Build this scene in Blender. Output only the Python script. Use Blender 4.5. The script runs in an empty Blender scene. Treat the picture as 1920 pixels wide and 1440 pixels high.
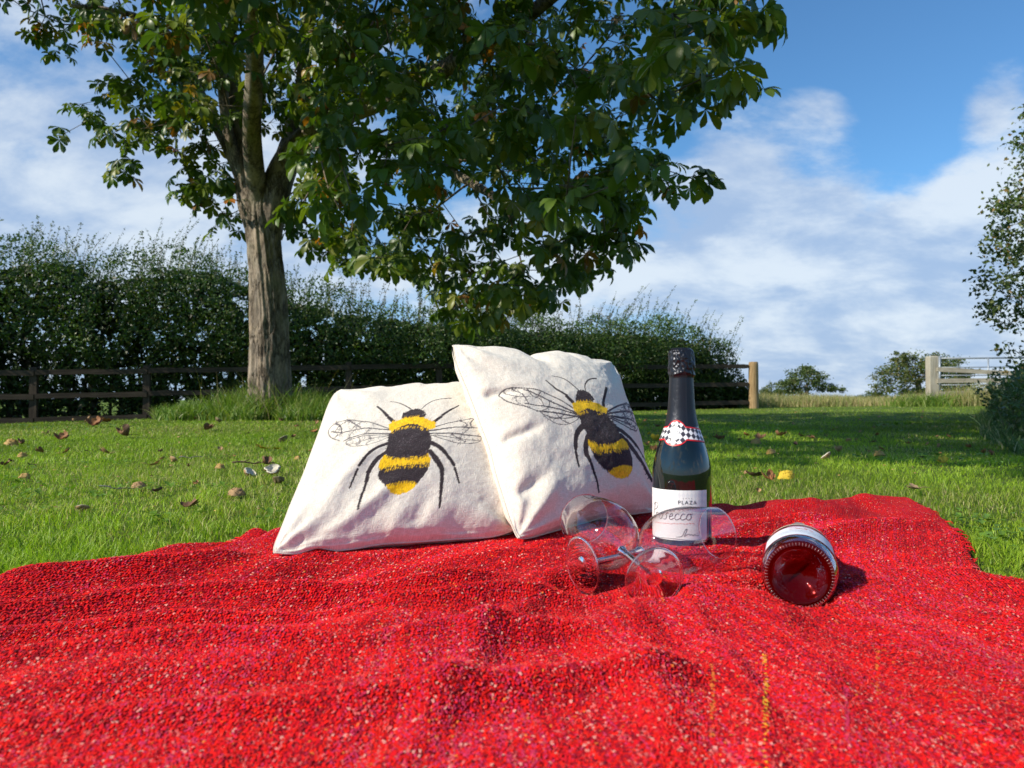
import bpy, math, random
import numpy as np
from mathutils import Vector, noise as mnoise
random.seed(7); np.random.seed(7)
RNG = np.random.default_rng(11)
scene = bpy.context.scene
COL = scene.collection
# ------------------------------------------------------------------ camera
CAMZ = 0.25
FPX = 1443.0
PITCH = math.atan(30/1443.0)
cam_d = bpy.data.cameras.new('camera')
cam = bpy.data.objects.new('camera', cam_d); COL.objects.link(cam)
cam.location = (0, 0, CAMZ); cam.rotation_euler = (math.pi/2 + PITCH, 0, 0)
cam_d.sensor_width = 36; cam_d.lens = 36*FPX/1920
cam_d.clip_start = 0.02; cam_d.clip_end = 3000
cam_d.dof.use_dof = True; cam_d.dof.focus_distance = 1.35; cam_d.dof.aperture_fstop = 11
scene.camera = cam
# ------------------------------------------------------------------ sun and sky
SUN_EL = math.radians(35); SH = (-0.895, -0.445)
n_ = math.hypot(*SH); SH = (SH[0]/n_, SH[1]/n_)
SUN = Vector((SH[0]*math.cos(SUN_EL), SH[1]*math.cos(SUN_EL), math.sin(SUN_EL)))
sd = bpy.data.lights.new('sun', 'SUN'); sd.energy = 4.8; sd.angle = math.radians(0.53); sd.color = (1.0, 0.93, 0.80)
so = bpy.data.objects.new('sun', sd); COL.objects.link(so)
so.rotation_euler = SUN.to_track_quat('Z', 'Y').to_euler(); so.location = (-6, -4, 8)
scene.view_settings.view_transform = 'Standard'; scene.view_settings.look = 'None'
scene.view_settings.gamma = 1; scene.view_settings.exposure = 0.34
scene.view_settings.use_curve_mapping = False
scene.cycles.max_bounces = 14; scene.cycles.transparent_max_bounces = 24; scene.cycles.transmission_bounces = 12
scene.cycles.glossy_bounces = 6; scene.cycles.diffuse_bounces = 3
scene.cycles.caustics_refractive = False; scene.cycles.caustics_reflective = False
try: scene.cycles.use_denoising = True
except Exception: pass

class NT:
    """tiny node-graph helper"""
    def __init__(s, nt): s.nt = nt; s.n = nt.nodes; s.l = nt.links
    def add(s, t, **kw):
        nd = s.n.new(t)
        for k, v in kw.items():
            if k.startswith('i_'):
                key = k[2:].replace('_', ' ')
                s.put(nd.inputs[key] if key in nd.inputs else nd.inputs[int(key)], v)
            else: setattr(nd, k, v)
        return nd
    def put(s, sock, v):
        if hasattr(v, 'is_output') or isinstance(v, bpy.types.NodeSocket): s.l.new(v, sock)
        else:
            if isinstance(v, (tuple, list)) and sock.type == 'RGBA' and len(v) == 3: v = (*v, 1)
            sock.default_value = v
    def math(s, op, a, b=0.0, c=0.0, clamp=False):
        nd = s.n.new('ShaderNodeMath'); nd.operation = op; nd.use_clamp = clamp
        s.put(nd.inputs[0], a); s.put(nd.inputs[1], b); s.put(nd.inputs[2], c); return nd.outputs[0]
    def vmath(s, op, a, b=(0, 0, 0)):
        nd = s.n.new('ShaderNodeVectorMath'); nd.operation = op
        s.put(nd.inputs[0], a); s.put(nd.inputs[1], b)
        return nd.outputs['Value'] if op in ('DOT_PRODUCT', 'LENGTH') else nd.outputs[0]
    def mix(s, f, a, b, blend='MIX'):
        nd = s.n.new('ShaderNodeMix'); nd.data_type = 'RGBA'; nd.blend_type = blend
        s.put(nd.inputs[0], f); s.put(nd.inputs[6], a); s.put(nd.inputs[7], b); return nd.outputs[2]
    def ramp(s, f, stops, interp='LINEAR'):
        nd = s.n.new('ShaderNodeValToRGB'); nd.color_ramp.interpolation = interp
        e = nd.color_ramp.elements
        while len(e) < len(stops): e.new(0.5)
        for k, (p, c) in enumerate(stops):
            e[k].position = p; e[k].color = (*c, 1) if len(c) == 3 else c
        s.put(nd.inputs[0], f); return nd.outputs[0]
    def smooth(s, v, a, b):
        nd = s.n.new('ShaderNodeMapRange'); nd.interpolation_type = 'SMOOTHSTEP'; nd.clamp = True
        s.put(nd.inputs[0], v); nd.inputs[1].default_value = a; nd.inputs[2].default_value = b
        return nd.outputs[0]
    def noise(s, vec, scale, detail=3, rough=0.5, dist=0.0):
        nd = s.n.new('ShaderNodeTexNoise'); nd.inputs['Scale'].default_value = scale
        nd.inputs['Detail'].default_value = detail; nd.inputs['Roughness'].default_value = rough
        nd.inputs['Distortion'].default_value = dist
        if vec is not None: s.l.new(vec, nd.inputs['Vector'])
        return nd

world = bpy.data.worlds.new('World'); scene.world = world; world.use_nodes = True
w = NT(world.node_tree); w.n.clear()
sky = w.add('ShaderNodeTexSky', sky_type='NISHITA'); sky.sun_disc = False
sky.sun_elevation = SUN_EL; sky.sun_rotation = math.atan2(SH[0], SH[1])
sky.air_density = 1.0; sky.dust_density = 0.3; sky.ozone_density = 3.0
tc = w.add('ShaderNodeTexCoord'); D = w.vmath('NORMALIZE', tc.outputs['Generated'])
sep = w.add('ShaderNodeSeparateXYZ'); w.l.new(D, sep.inputs[0])
zc = w.math('MAXIMUM', sep.outputs[2], 0.0)
inv = w.math('DIVIDE', 1.0, w.math('ADD', zc, 0.42))
cx = w.math('MULTIPLY', sep.outputs[0], inv); cy = w.math('MULTIPLY', sep.outputs[1], inv)
comb = w.add('ShaderNodeCombineXYZ'); w.l.new(cx, comb.inputs[0]); w.l.new(cy, comb.inputs[1])
mp = w.add('ShaderNodeMapping'); w.l.new(comb.outputs[0], mp.inputs[0])
mp.inputs['Rotation'].default_value = (0, 0, 0.35); mp.inputs['Scale'].default_value = (1.25, 1.7, 1); mp.inputs['Location'].default_value = (3.1, 1.7, 0)
n1 = w.noise(mp.outputs[0], 1.7, 12, 0.60, 0.12)
n2 = w.noise(mp.outputs[0], 0.55, 3, 0.5, 0.0)
n3 = w.noise(mp.outputs[0], 2.8, 10, 0.60, 0.2)
cov = w.math('ADD', w.math('MULTIPLY', n1.outputs[0], 0.68), w.math('MULTIPLY', n2.outputs[0], 0.32))
def skydir(px, py):
    v = Vector(((px-960)/FPX, 1.0, -(py-720)/FPX)); v.rotate(cam.rotation_euler.to_matrix() @ __import__('mathutils').Matrix.Rotation(-math.pi/2, 3, 'X')); return v.normalized()
# where the cloud banks stand (direction, width, weight)
for (px_, py_, k_, wt_) in [(140, 330, 9, 0.15), (60, 120, 30, 0.07), (1450, 520, 14, 0.16), (1380, 290, 90, 0.16), (1850, 430, 40, 0.19), (1650, 580, 40, 0.08), (1560, 420, 60, 0.06),
                            (1600, 60, 22, -0.22), (1700, 230, 60, -0.14), (1900, 60, 30, -0.12), (1200, 60, 30, -0.12), (1540, 170, 400, 0.16), (1880, 110, 300, 0.20), (1740, 110, 500, 0.10), (20, 40, 60, -0.06), (1680, 90, 900, 0.13), (1600, 230, 500, 0.12), (1840, 210, 700, 0.12), (1700, 650, 30, -0.03)]:
    v = skydir(px_, py_)
    dt = w.vmath('DOT_PRODUCT', D, tuple(v))
    g = w.math('POWER', w.math('MAXIMUM', dt, 0.0), float(k_)*2)
    cov = w.math('ADD', cov, w.math('MULTIPLY', g, wt_))
cov = w.math('ADD', cov, 0.0)
cl = w.smooth(cov, 0.505, 0.625)
lowh = w.smooth(sep.outputs[2], 0.26, 0.0)            # pale haze towards the horizon
skyc = w.mix(1.0, sky.outputs[0], (0.66, 1.02, 1.22), 'MULTIPLY')
hazec = w.mix(w.math('MULTIPLY', lowh, 0.72), skyc, (3.1, 4.1, 6.3))
dens = w.smooth(w.math('ADD', w.math('MULTIPLY', n3.outputs[0], 0.55), w.math('MULTIPLY', n1.outputs[0], 0.45)), 0.42, 0.60)
cloudc = w.mix(dens, (3.0, 4.0, 5.7), (6.0, 6.6, 7.2))
final = w.mix(w.math('MULTIPLY', cl, 0.86), hazec, cloudc)
bg = w.add('ShaderNodeBackground'); w.l.new(final, bg.inputs[0]); bg.inputs[1].default_value = 0.105
out = w.add('ShaderNodeOutputWorld'); w.l.new(bg.outputs[0], out.inputs[0])

# ------------------------------------------------------------------ projection helpers used to lay the place out
ST, CT = math.sin(PITCH), math.cos(PITCH)
def P(px, py, d):
    """world point seen at photo pixel (px,py) at ground distance y = d"""
    x = (px-960)/FPX; zc = -(py-720)/FPX
    yw = CT - ST*zc; zw = ST + CT*zc
    k = d/yw
    return np.array([x*k, d, CAMZ + zw*k])
def proj(p):
    p = np.asarray(p, float); x, y, z = p[..., 0], p[..., 1], p[..., 2]-CAMZ
    f = y*CT + z*ST; u = -y*ST + z*CT
    f = np.where(f < 1e-3, 1e-3, f)
    return 960+FPX*x/f, 720-FPX*u/f, f

# ------------------------------------------------------------------ numpy noise
def _h(ix, iy, iz, seed):
    n = (ix.astype(np.int64)*374761393 + iy.astype(np.int64)*668265263 + iz.astype(np.int64)*2147483647 + seed*1274126177) & 0xFFFFFFFF
    n = ((n ^ (n >> 13))*1274126177) & 0xFFFFFFFF
    n = n ^ (n >> 16)
    return (n & 0xFFFF)/65535.0
def vnoise(x, y, z=0.0, seed=0):
    x = np.asarray(x, float); y = np.asarray(y, float)+0*x; z = np.asarray(z, float)+0*x
    ix, iy, iz = np.floor(x), np.floor(y), np.floor(z)
    fx, fy, fz = x-ix, y-iy, z-iz
    s = lambda t: t*t*t*(t*(t*6-15)+10)
    fx, fy, fz = s(fx), s(fy), s(fz)
    r = 0
    for dx in (0, 1):
        for dy in (0, 1):
            for dz in (0, 1):
                r = r + _h(ix+dx, iy+dy, iz+dz, seed)*(fx if dx else 1-fx)*(fy if dy else 1-fy)*(fz if dz else 1-fz)
    return r*2-1
def fbm(x, y, z=0.0, seed=0, oct=4, g=0.5):
    a, r, f = 1.0, 0, 1.0
    for k in range(oct):
        r = r + a*vnoise(x*f, y*f, np.asarray(z)*f, seed+k*17); a *= g; f *= 2.03
    return r
def sstep(a, b, x):
    t = np.clip((x-a)/(b-a), 0, 1); return t*t*(3-2*t)

# ------------------------------------------------------------------ mesh builder
class MB:
    def __init__(s): s.v = []; s.f = {3: [], 4: []}; s.c = []; s.n = 0; s.m = {3: [], 4: []}
    def add(s, v, f, col=None, mi=0):
        v = np.asarray(v, float).reshape(-1, 3)
        if not isinstance(f, (list, tuple)): f = [f]
        for a in f:
            a = np.asarray(a, np.int64)
            if a.size:
                s.f[a.shape[1]].append(a+s.n); s.m[a.shape[1]].append(np.full(len(a), mi))
        if col is None: col = (1, 1, 1, 1)
        col = np.asarray(col, float)
        if col.ndim == 1: col = np.tile(col if len(col) == 4 else [*col, 1], (len(v), 1))
        if col.shape[1] == 3: col = np.hstack([col, np.ones((len(col), 1))])
        s.v.append(v); s.c.append(col); s.n += len(v); return s
    def build(s, name, mats, parent=None, smooth=True, link=True, uv=None):
        me = bpy.data.meshes.new(name)
        V = np.vstack(s.v); C = np.vstack(s.c)
        A3 = np.vstack(s.f[3]) if s.f[3] else np.zeros((0, 3), int); A4 = np.vstack(s.f[4]) if s.f[4] else np.zeros((0, 4), int)
        M = np.concatenate([*(s.m[3] or []), *(s.m[4] or [])]) if (s.m[3] or s.m[4]) else np.zeros(0)
        me.vertices.add(len(V)); me.vertices.foreach_set('co', V.astype(np.float32).ravel())
        loops = np.concatenate([A3.ravel(), A4.ravel()]).astype(np.int32)
        me.loops.add(len(loops)); me.loops.foreach_set('vertex_index', loops)
        n3, n4 = len(A3), len(A4)
        me.polygons.add(n3+n4)
        st = np.concatenate([np.arange(n3)*3, n3*3+np.arange(n4)*4]).astype(np.int32)
        me.polygons.foreach_set('loop_start', st)
        me.polygons.foreach_set('loop_total', np.concatenate([np.full(n3, 3), np.full(n4, 4)]).astype(np.int32))
        me.polygons.foreach_set('material_index', M.astype(np.int32))
        me.polygons.foreach_set('use_smooth', np.full(n3+n4, smooth))
        at = me.color_attributes.new('Col', 'FLOAT_COLOR', 'POINT'); at.data.foreach_set('color', C.astype(np.float32).ravel())
        if uv is not None:
            l = me.uv_layers.new(name='UVMap'); l.data.foreach_set('uv', np.asarray(uv, np.float32)[loops].ravel())
        me.update(calc_edges=True)
        for m in (mats if isinstance(mats, (list, tuple)) else [mats]): me.materials.append(m)
        return link_mesh(name, me, parent) if link else me
def link_mesh(name, me, parent=None):
    o = bpy.data.objects.new(name, me); COL.objects.link(o)
    if parent is not None: attach(o, parent)
    return o
def attach(o, parent):
    o.parent = parent
    from mathutils import Matrix
    M = Matrix.Identity(4); q = parent
    chain = []
    while q is not None: chain.append(q); q = q.parent
    for q in reversed(chain): M = M @ Matrix.LocRotScale(q.location, q.rotation_euler, q.scale)
    o.matrix_parent_inverse = M.inverted()
    return o
def empty(name, loc=(0, 0, 0)):
    o = bpy.data.objects.new(name, None); o.location = tuple(loc); COL.objects.link(o); o.empty_display_size = 0.1; return o
def tag(o, label=None, cat=None, group=None, kind=None):
    if label: o['label'] = label
    if cat: o['category'] = cat
    if group: o['group'] = group
    if kind: o['kind'] = kind
    return o
def grid_faces(nu, nv, wrap_u=False, off=0):
    """vertices indexed v*nu+u"""
    u = np.arange(nu if wrap_u else nu-1); v = np.arange(nv-1)
    U, Vv = np.meshgrid(u, v); U = U.ravel(); Vv = Vv.ravel(); U2 = (U+1) % nu
    return np.stack([Vv*nu+U, Vv*nu+U2, (Vv+1)*nu+U2, (Vv+1)*nu+U], 1)+off
def frames(pts):
    pts = np.asarray(pts, float); T = np.gradient(pts, axis=0); T /= np.linalg.norm(T, axis=1)[:, None]+1e-9
    up = np.array([0, 0, 1.0]) if abs(T[0][2]) < 0.9 else np.array([1.0, 0, 0])
    N = np.zeros_like(T); n0 = np.cross(T[0], up); n0 /= np.linalg.norm(n0); N[0] = n0
    for i in range(1, len(T)):
        n = N[i-1]-T[i]*np.dot(N[i-1], T[i]); N[i] = n/(np.linalg.norm(n)+1e-9)
    return T, N, np.cross(T, N)
def tube(mb, pts, rad, ns=6, col=None, mi=0, cap=True):
    pts = np.asarray(pts, float); rad = np.broadcast_to(rad, (len(pts),))
    T, N, B = frames(pts)
    a = np.arange(ns)/ns*2*np.pi
    V = (pts[:, None]+rad[:, None, None]*(np.cos(a)[None, :, None]*N[:, None]+np.sin(a)[None, :, None]*B[:, None])).reshape(-1, 3)
    f = [grid_faces(ns, len(pts), True)]
    if cap:
        n = len(V); V = np.vstack([V, pts[0], pts[-1]]); i = np.arange(ns); j = (i+1) % ns
        f.append(np.stack([j, i, np.full(ns, n)], 1)); o = (len(pts)-1)*ns
        f.append(np.stack([o+i, o+j, np.full(ns, n+1)], 1))
    mb.add(V, f, col, mi)
def lathe(mb, prof, ns=64, M=None, col=None, mi=0):
    """prof: (r,z) list; M: 4x4 or function"""
    prof = np.asarray(prof, float); a = np.arange(ns)/ns*2*np.pi
    V = np.stack([prof[:, 0][:, None]*np.cos(a), prof[:, 0][:, None]*np.sin(a), np.repeat(prof[:, 1][:, None], ns, 1)], -1).reshape(-1, 3)
    if M is not None: V = M(V)
    mb.add(V, grid_faces(ns, len(prof), True), col, mi)
def box(mb, c, half, R=None, col=None, bev=0.0, mi=0):
    c = np.asarray(c, float); hx, hy, hz = half; b = min(bev, min(half)*.6)
    pts = []
    sg = [(-1, -1), (1, -1), (1, 1), (-1, 1)]
    # bevelled prism along x
    for X, inset in ((-hx, b), (-hx+b, 0), (hx-b, 0), (hx, b)):
        for (sy, sz), (ay, az) in zip(sg, [(1, 0), (1, 0), (1, 0), (1, 0)]):
            pts.append((X, sy*(hy-inset), sz*(hz-inset)))
    V = np.array(pts); 
    if R is not None: V = V @ np.asarray(R).T
    f = [grid_faces(4, 4, True)[:, ::-1], np.array([[0, 1, 2, 3]]), np.array([[15, 14, 13, 12]])]
    mb.add(V+c, f, col, mi)
def rotz(a): c, s = math.cos(a), math.sin(a); return np.array([[c, -s, 0], [s, c, 0], [0, 0, 1.0]])
def unit(v): v = np.asarray(v, float); return v/(np.linalg.norm(v, axis=-1, keepdims=True)+1e-9)
def in_poly(x, y, poly):
    poly = np.asarray(poly, float); r = np.zeros(np.shape(x), bool); n = len(poly)
    for i in range(n):
        x1, y1 = poly[i]; x2, y2 = poly[(i+1) % n]
        c = ((y1 > y) != (y2 > y)) & (x < (x2-x1)*(y-y1)/((y2-y1) if y2 != y1 else 1e-9)+x1); r ^= c
    return r

# ------------------------------------------------------------------ material helpers
def new_mat(name):
    m = bpy.data.materials.new(name); m.use_nodes = True; t = NT(m.node_tree)
    b = t.n['Principled BSDF']; return m, t, b
def bump(t, b, h, strength=0.5, dist=0.001):
    nd = t.add('ShaderNodeBump'); nd.inputs['Strength'].default_value = strength; nd.inputs['Distance'].default_value = dist
    t.l.new(h, nd.inputs['Height']); t.l.new(nd.outputs[0], b.inputs['Normal']); return nd
def simple_mat(name, c, rough=0.6, metal=0.0, nscale=30, var=0.25, bstr=0.3, bdist=0.001, spec=0.5):
    m, t, b = new_mat(name); tc = t.add('ShaderNodeTexCoord')
    n = t.noise(tc.outputs['Object'], nscale, 5, 0.6)
    col = t.mix(n.outputs[0], tuple(x*(1-var) for x in c), tuple(min(1, x*(1+var)) for x in c))
    t.put(b.inputs['Base Color'], col); b.inputs['Roughness'].default_value = rough; b.inputs['Metallic'].default_value = metal
    b.inputs['Specular IOR Level'].default_value = spec
    if bstr: bump(t, b, n.outputs[0], bstr, bdist)
    return m
def leaf_mat(name, trans=0.35, rough=0.45, spec=0.4, tint=(1.0, 1.0, 1.0)):
    """vertex colour carries each leaf's own pigment; thin translucent blade"""
    m, t, b = new_mat(name)
    at = t.add('ShaderNodeVertexColor'); at.layer_name = 'Col'
    oi = t.add('ShaderNodeObjectInfo')
    tc = t.add('ShaderNodeTexCoord'); n = t.noise(tc.outputs['Object'], 60, 3)
    c = t.mix(t.math('MULTIPLY', n.outputs[0], 0.35), at.outputs[0], (0.10, 0.12, 0.02))
    c = t.mix(1.0, c, tint, 'MULTIPLY')
    t.put(b.inputs['Base Color'], c); b.inputs['Roughness'].default_value = rough; b.inputs['Specular IOR Level'].default_value = spec
    tr = t.add('ShaderNodeBsdfTranslucent'); tcol = t.mix(1.0, c, (1.5, 1.7, 0.5), 'MULTIPLY'); t.put(tr.inputs[0], tcol)
    ms = t.add('ShaderNodeMixShader'); ms.inputs[0].default_value = trans
    t.l.new(b.outputs[0], ms.inputs[1]); t.l.new(tr.outputs[0], ms.inputs[2])
    t.l.new(ms.outputs[0], t.n['Material Output'].inputs[0]); return m
def bark_mat(name, c1, c2, scale=6):
    m, t, b = new_mat(name); tc = t.add('ShaderNodeTexCoord'); mp = t.add('ShaderNodeMapping'); t.l.new(tc.outputs['Object'], mp.inputs[0])
    mp.inputs['Scale'].default_value = (1, 1, 0.35)
    n = t.noise(mp.outputs[0], scale, 8, 0.65, 0.6); n2 = t.noise(mp.outputs[0], scale*7, 6, 0.7, 0.3)
    n3 = t.noise(tc.outputs['Object'], 3.0, 3)
    f = t.smooth(t.math('ADD', t.math('MULTIPLY', n.outputs[0], .6), t.math('MULTIPLY', n2.outputs[0], .4)), 0.36, 0.64)
    c = t.mix(f, c1, c2); c = t.mix(t.math('MULTIPLY', t.smooth(n3.outputs[0], .5, .7), 0.35), c, (0.16, 0.17, 0.09))
    t.put(b.inputs['Base Color'], c); b.inputs['Roughness'].default_value = 0.9; b.inputs['Specular IOR Level'].default_value = 0.2
    bump(t, b, t.math('ADD', n.outputs[0], n2.outputs[0]), 0.9, 0.012); return m
def wood_mat(name, c1, c2, axis=0):
    m, t, b = new_mat(name); tc = t.add('ShaderNodeTexCoord'); mp = t.add('ShaderNodeMapping'); t.l.new(tc.outputs['Object'], mp.inputs[0])
    s = [40, 40, 40]; s[axis] = 2.5; mp.inputs['Scale'].default_value = s
    n = t.noise(mp.outputs[0], 1.0, 6, 0.6, 0.5); n2 = t.noise(tc.outputs['Object'], 2.0, 4)
    f = t.math('ADD', t.math('MULTIPLY', n.outputs[0], .6), t.math('MULTIPLY', n2.outputs[0], .4))
    t.put(b.inputs['Base Color'], t.mix(t.smooth(f, .35, .65), c1, c2)); b.inputs['Roughness'].default_value = 0.85
    b.inputs['Specular IOR Level'].default_value = 0.2
    bump(t, b, n.outputs[0], 0.5, 0.004); return m
# ------------------------------------------------------------------ terrain
_TP = np.array([(0, 0, 0, 2.2), (-2.9, 9, .06, 1.8), (-9.3, 13.5, -.30, 2.5), (-5.5, 14.6, -.10, 2), (-13, 12, -.32, 4), (0, 15.5, -.02, 2.5), (5.65, 18, .02, 2.5),
                (8.5, 18, .07, 2.5), (10.6, 19, .15, 2.2), (3, 5, 0, 3), (-3, 4.5, 0, 2), (6, 9, .03, 3), (14, 22, .22, 3), (3, 30, .12, 5), (20, 40, .1, 10), (-15, 30, -.1, 8), (0, -8, 0, 6), (-14, 0, 0, 8), (14, 4, .05, 5)])
def ground(x, y):
    x = np.asarray(x, float); y = np.asarray(y, float)
    num = 0; den = 1e-6
    for (a, b, z, r) in _TP:
        wgt = np.exp(-((x-a)**2+(y-b)**2)/(2*r*r)) + 1e-5/(1+((x-a)**2+(y-b)**2)/400)
        num = num+wgt*z; den = den+wgt
    z = num/den
    r = np.hypot(x, y)
    z = z + 0.012*fbm(x*.7, y*.7, 0, 3, 3)*sstep(1.6, 4, r)
    far = sstep(40, 120, r)
    return z*(1-far) + far*(-.3 + 0.6*vnoise(x/90, y/90, 0, 5))
def gz(x, y): return float(ground(x, y))
def G(px, py, dz=0.0):
    """ground point seen at photo pixel"""
    lo, hi = 0.3, 60.0
    d = 0.4
    while d < 60:
        p = P(px, py, d)
        if p[2] <= gz(p[0], p[1])+dz: break
        d *= 1.02
    a, b = d/1.02, d
    for _ in range(18):
        m = (a+b)/2; p = P(px, py, m)
        if p[2] <= gz(p[0], p[1])+dz: b = m
        else: a = m
    return P(px, py, b)
def axis_grid(a, b, c, d, n1, n2, n3, pw=3.0):
    """dense between b and c, stretching out to a and d"""
    l = b-(b-a)*(np.linspace(1, 0, n1, endpoint=False)**pw); r = c+(d-c)*(np.linspace(0, 1, n3+1)[1:]**pw)
    return np.concatenate([l, np.linspace(b, c, n2), r])
m, t, b = new_mat('lawn_soil'); LAWN = m
tc = t.add('ShaderNodeTexCoord')
n1 = t.noise(tc.outputs['Object'], 1.1, 5, .6); n2 = t.noise(tc.outputs['Object'], 220, 3, .6); n3 = t.noise(tc.outputs['Object'], 14, 5, .6)
mpp = t.add('ShaderNodeMapping'); t.l.new(tc.outputs['Object'], mpp.inputs[0]); mpp.inputs['Scale'].default_value = (1, .35, 1)
n4 = t.noise(mpp.outputs[0], 45, 4, .7)
c = t.mix(t.smooth(n1.outputs[0], .35, .65), (.15, .26, .02), (.21, .30, .035))
c = t.mix(t.smooth(n3.outputs[0], .42, .7), c, (.22, .25, .05))
c = t.mix(t.smooth(n2.outputs[0], .4, .6), t.mix(0.62, c, (.035, .06, .01)), c)
c = t.mix(t.math('MULTIPLY', t.smooth(n4.outputs[0], .45, .6), .45), c, (.05, .10, .012))
t.put(b.inputs['Base Color'], c); b.inputs['Roughness'].default_value = 0.9; b.inputs['Specular IOR Level'].default_value = 0.15
bump(t, b, t.math('ADD', n2.outputs[0], n4.outputs[0]), 1.0, 0.02)
gx = axis_grid(-900, -16, 16, 900, 40, 170, 40); gy = axis_grid(-400, -3, 24, 1500, 25, 160, 40)
X, Y = np.meshgrid(gx, gy); Z = ground(X, Y)
mb = MB(); mb.add(np.stack([X, Y, Z], -1).reshape(-1, 3), grid_faces(len(gx), len(gy)))
tag(mb.build('ground', LAWN), kind='structure')

# ------------------------------------------------------------------ blanket outline (world x,y)
RC = np.array([(1.02, .06), (.86, .45), (.66, .80), (.635, .935), (.628, .99), (.652, 1.08), (.735, 1.24), (.80, 1.37), (.86, 1.52), (.90, 1.66), (.93, 1.78)])
LC = np.array([(-1.15, .10), (-.93, .42), (-.64, .962), (-.60, 1.04), (-.555, 1.13), (-.50, 1.25), (-.455, 1.36)])
FC = np.array([(-.455, 1.36), (-.40, 1.375), (-.30, 1.40), (-.1, 1.50), (.1, 1.58), (.30, 1.65), (.447, 1.70), (.60, 1.77), (.74, 1.82), (.85, 1.82), (.93, 1.78)])
def curve(C, s):
    C = np.asarray(C); L = np.concatenate([[0], np.cumsum(np.hypot(*np.diff(C, axis=0).T))]); L /= L[-1]
    return np.stack([np.interp(s, L, C[:, 0]), np.interp(s, L, C[:, 1])], -1)
BL_POLY = np.vstack([LC, FC[1:-1], RC[::-1]])
def near_poly(x, y, poly, dmin):
    poly = np.asarray(poly); r = np.full(np.shape(x), 1e9)
    for i in range(len(poly)):
        a = poly[i]; b = poly[(i+1) % len(poly)]; ab = b-a
        tt = np.clip(((x-a[0])*ab[0]+(y-a[1])*ab[1])/(ab@ab), 0, 1)
        r = np.minimum(r, np.hypot(x-a[0]-tt*ab[0], y-a[1]-tt*ab[1]))
    return r
# height targets so that things really rest on it: x, y, z, radius
_BT = np.array([(.257, 1.15, .032, .085), (.162, .88, .008, .03), (.14, .985, .016, .03), (.121, 1.03, .023, .04), (.085, .955, .005, .03),
                (.22, 1.03, .008, .05), (.30, 1.075, .014, .03), (.335, .93, .001, .045), (.372, 1.03, .002, .045), (.40, 1.12, .008, .04),
                (-.33, 1.06, .03, .05), (-.2, 1.11, .03, .06), (-.08, 1.16, .03, .06), (.01, 1.18, .03, .05), (.12, 1.28, .04, .08), (.26, 1.44, .035, .08), (-.15, 1.3, .02, .12), (.1, 1.45, .03, .1),
                (.27, .90, .028, .025), (.43, .95, .03, .03)])
def folds(x, y):
    wx = x+.05*fbm(x*3, y*3, 0, 21, 2); wy = y+.05*fbm(x*3, y*3, 5, 22, 2)
    # long soft ridges, roughly crosswise on the left, running to the viewer on the front right
    a = math.radians(24); u = -wx*math.sin(a)+wy*math.cos(a); v = wx*math.cos(a)+wy*math.sin(a)
    left = sstep(.25, -.2, x-.2*(y-.8))
    h1 = fbm(v*1.6, u*9.0, 0, 31, 3, .45)
    h2 = fbm((wx-.1*wy)*9.0, wy*2.0, 0, 37, 3, .45)
    h3 = fbm(wx*4, wy*4, 0, 41, 3, .5)
    z = .015*h1*(.35+.65*left) + .008*h2*(1-left*.75) + .007*h3
    # a few drawn-up creases
    def crease(x0, y0, x1, y1, wd, hh):
        ab = np.array([x1-x0, y1-y0]); L = np.hypot(*ab); ab = ab/L
        s = (x-x0)*ab[0]+(y-y0)*ab[1]; q = -(x-x0)*ab[1]+(y-y0)*ab[0] + .01*np.sin(s*14+x0*9)
        return hh*np.exp(-(q/wd)**2)*sstep(-.08, .05, s)*sstep(L+.08, L-.05, s)
    for c in [(-.62, .95, -.25, 1.10, .024, .022), (-.72, .80, -.05, .98, .020, .020), (-.80, .72, .0, .86, .018, .016), (-.46, 1.36, -.36, 1.20, .03, .02),
              (-.6, .60, .05, .72, .018, .014), (-.5, .47, .15, .60, .018, .013), (.40, 1.16, .78, 1.42, .03, .022), (.36, 1.30, .70, 1.58, .028, .016), (.46, .84, .60, .60, .030, .012),
              (.27, .84, .22, .50, .026, .009), (.13, .80, .08, .46, .026, .010), (.19, .78, .15, .45, .014, .008), (.02, .84, -.08, .46, .018, .010), (.36, .80, .33, .5, .016, .010), (.56, .80, .44, .5, .026, .009), (.5, .98, .66, .90, .025, .016), (.47, 1.5, .80, 1.72, .03, .018), (.2, .86, -.05, .9, .02, .009), (.40, .80, .42, .5, .02, .009)]:
        z = z+crease(*c)
    return z
LIE = (.329, .885, .345, .939, .0035)   # foot of the lying bottle, its direction, its lowest height
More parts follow.
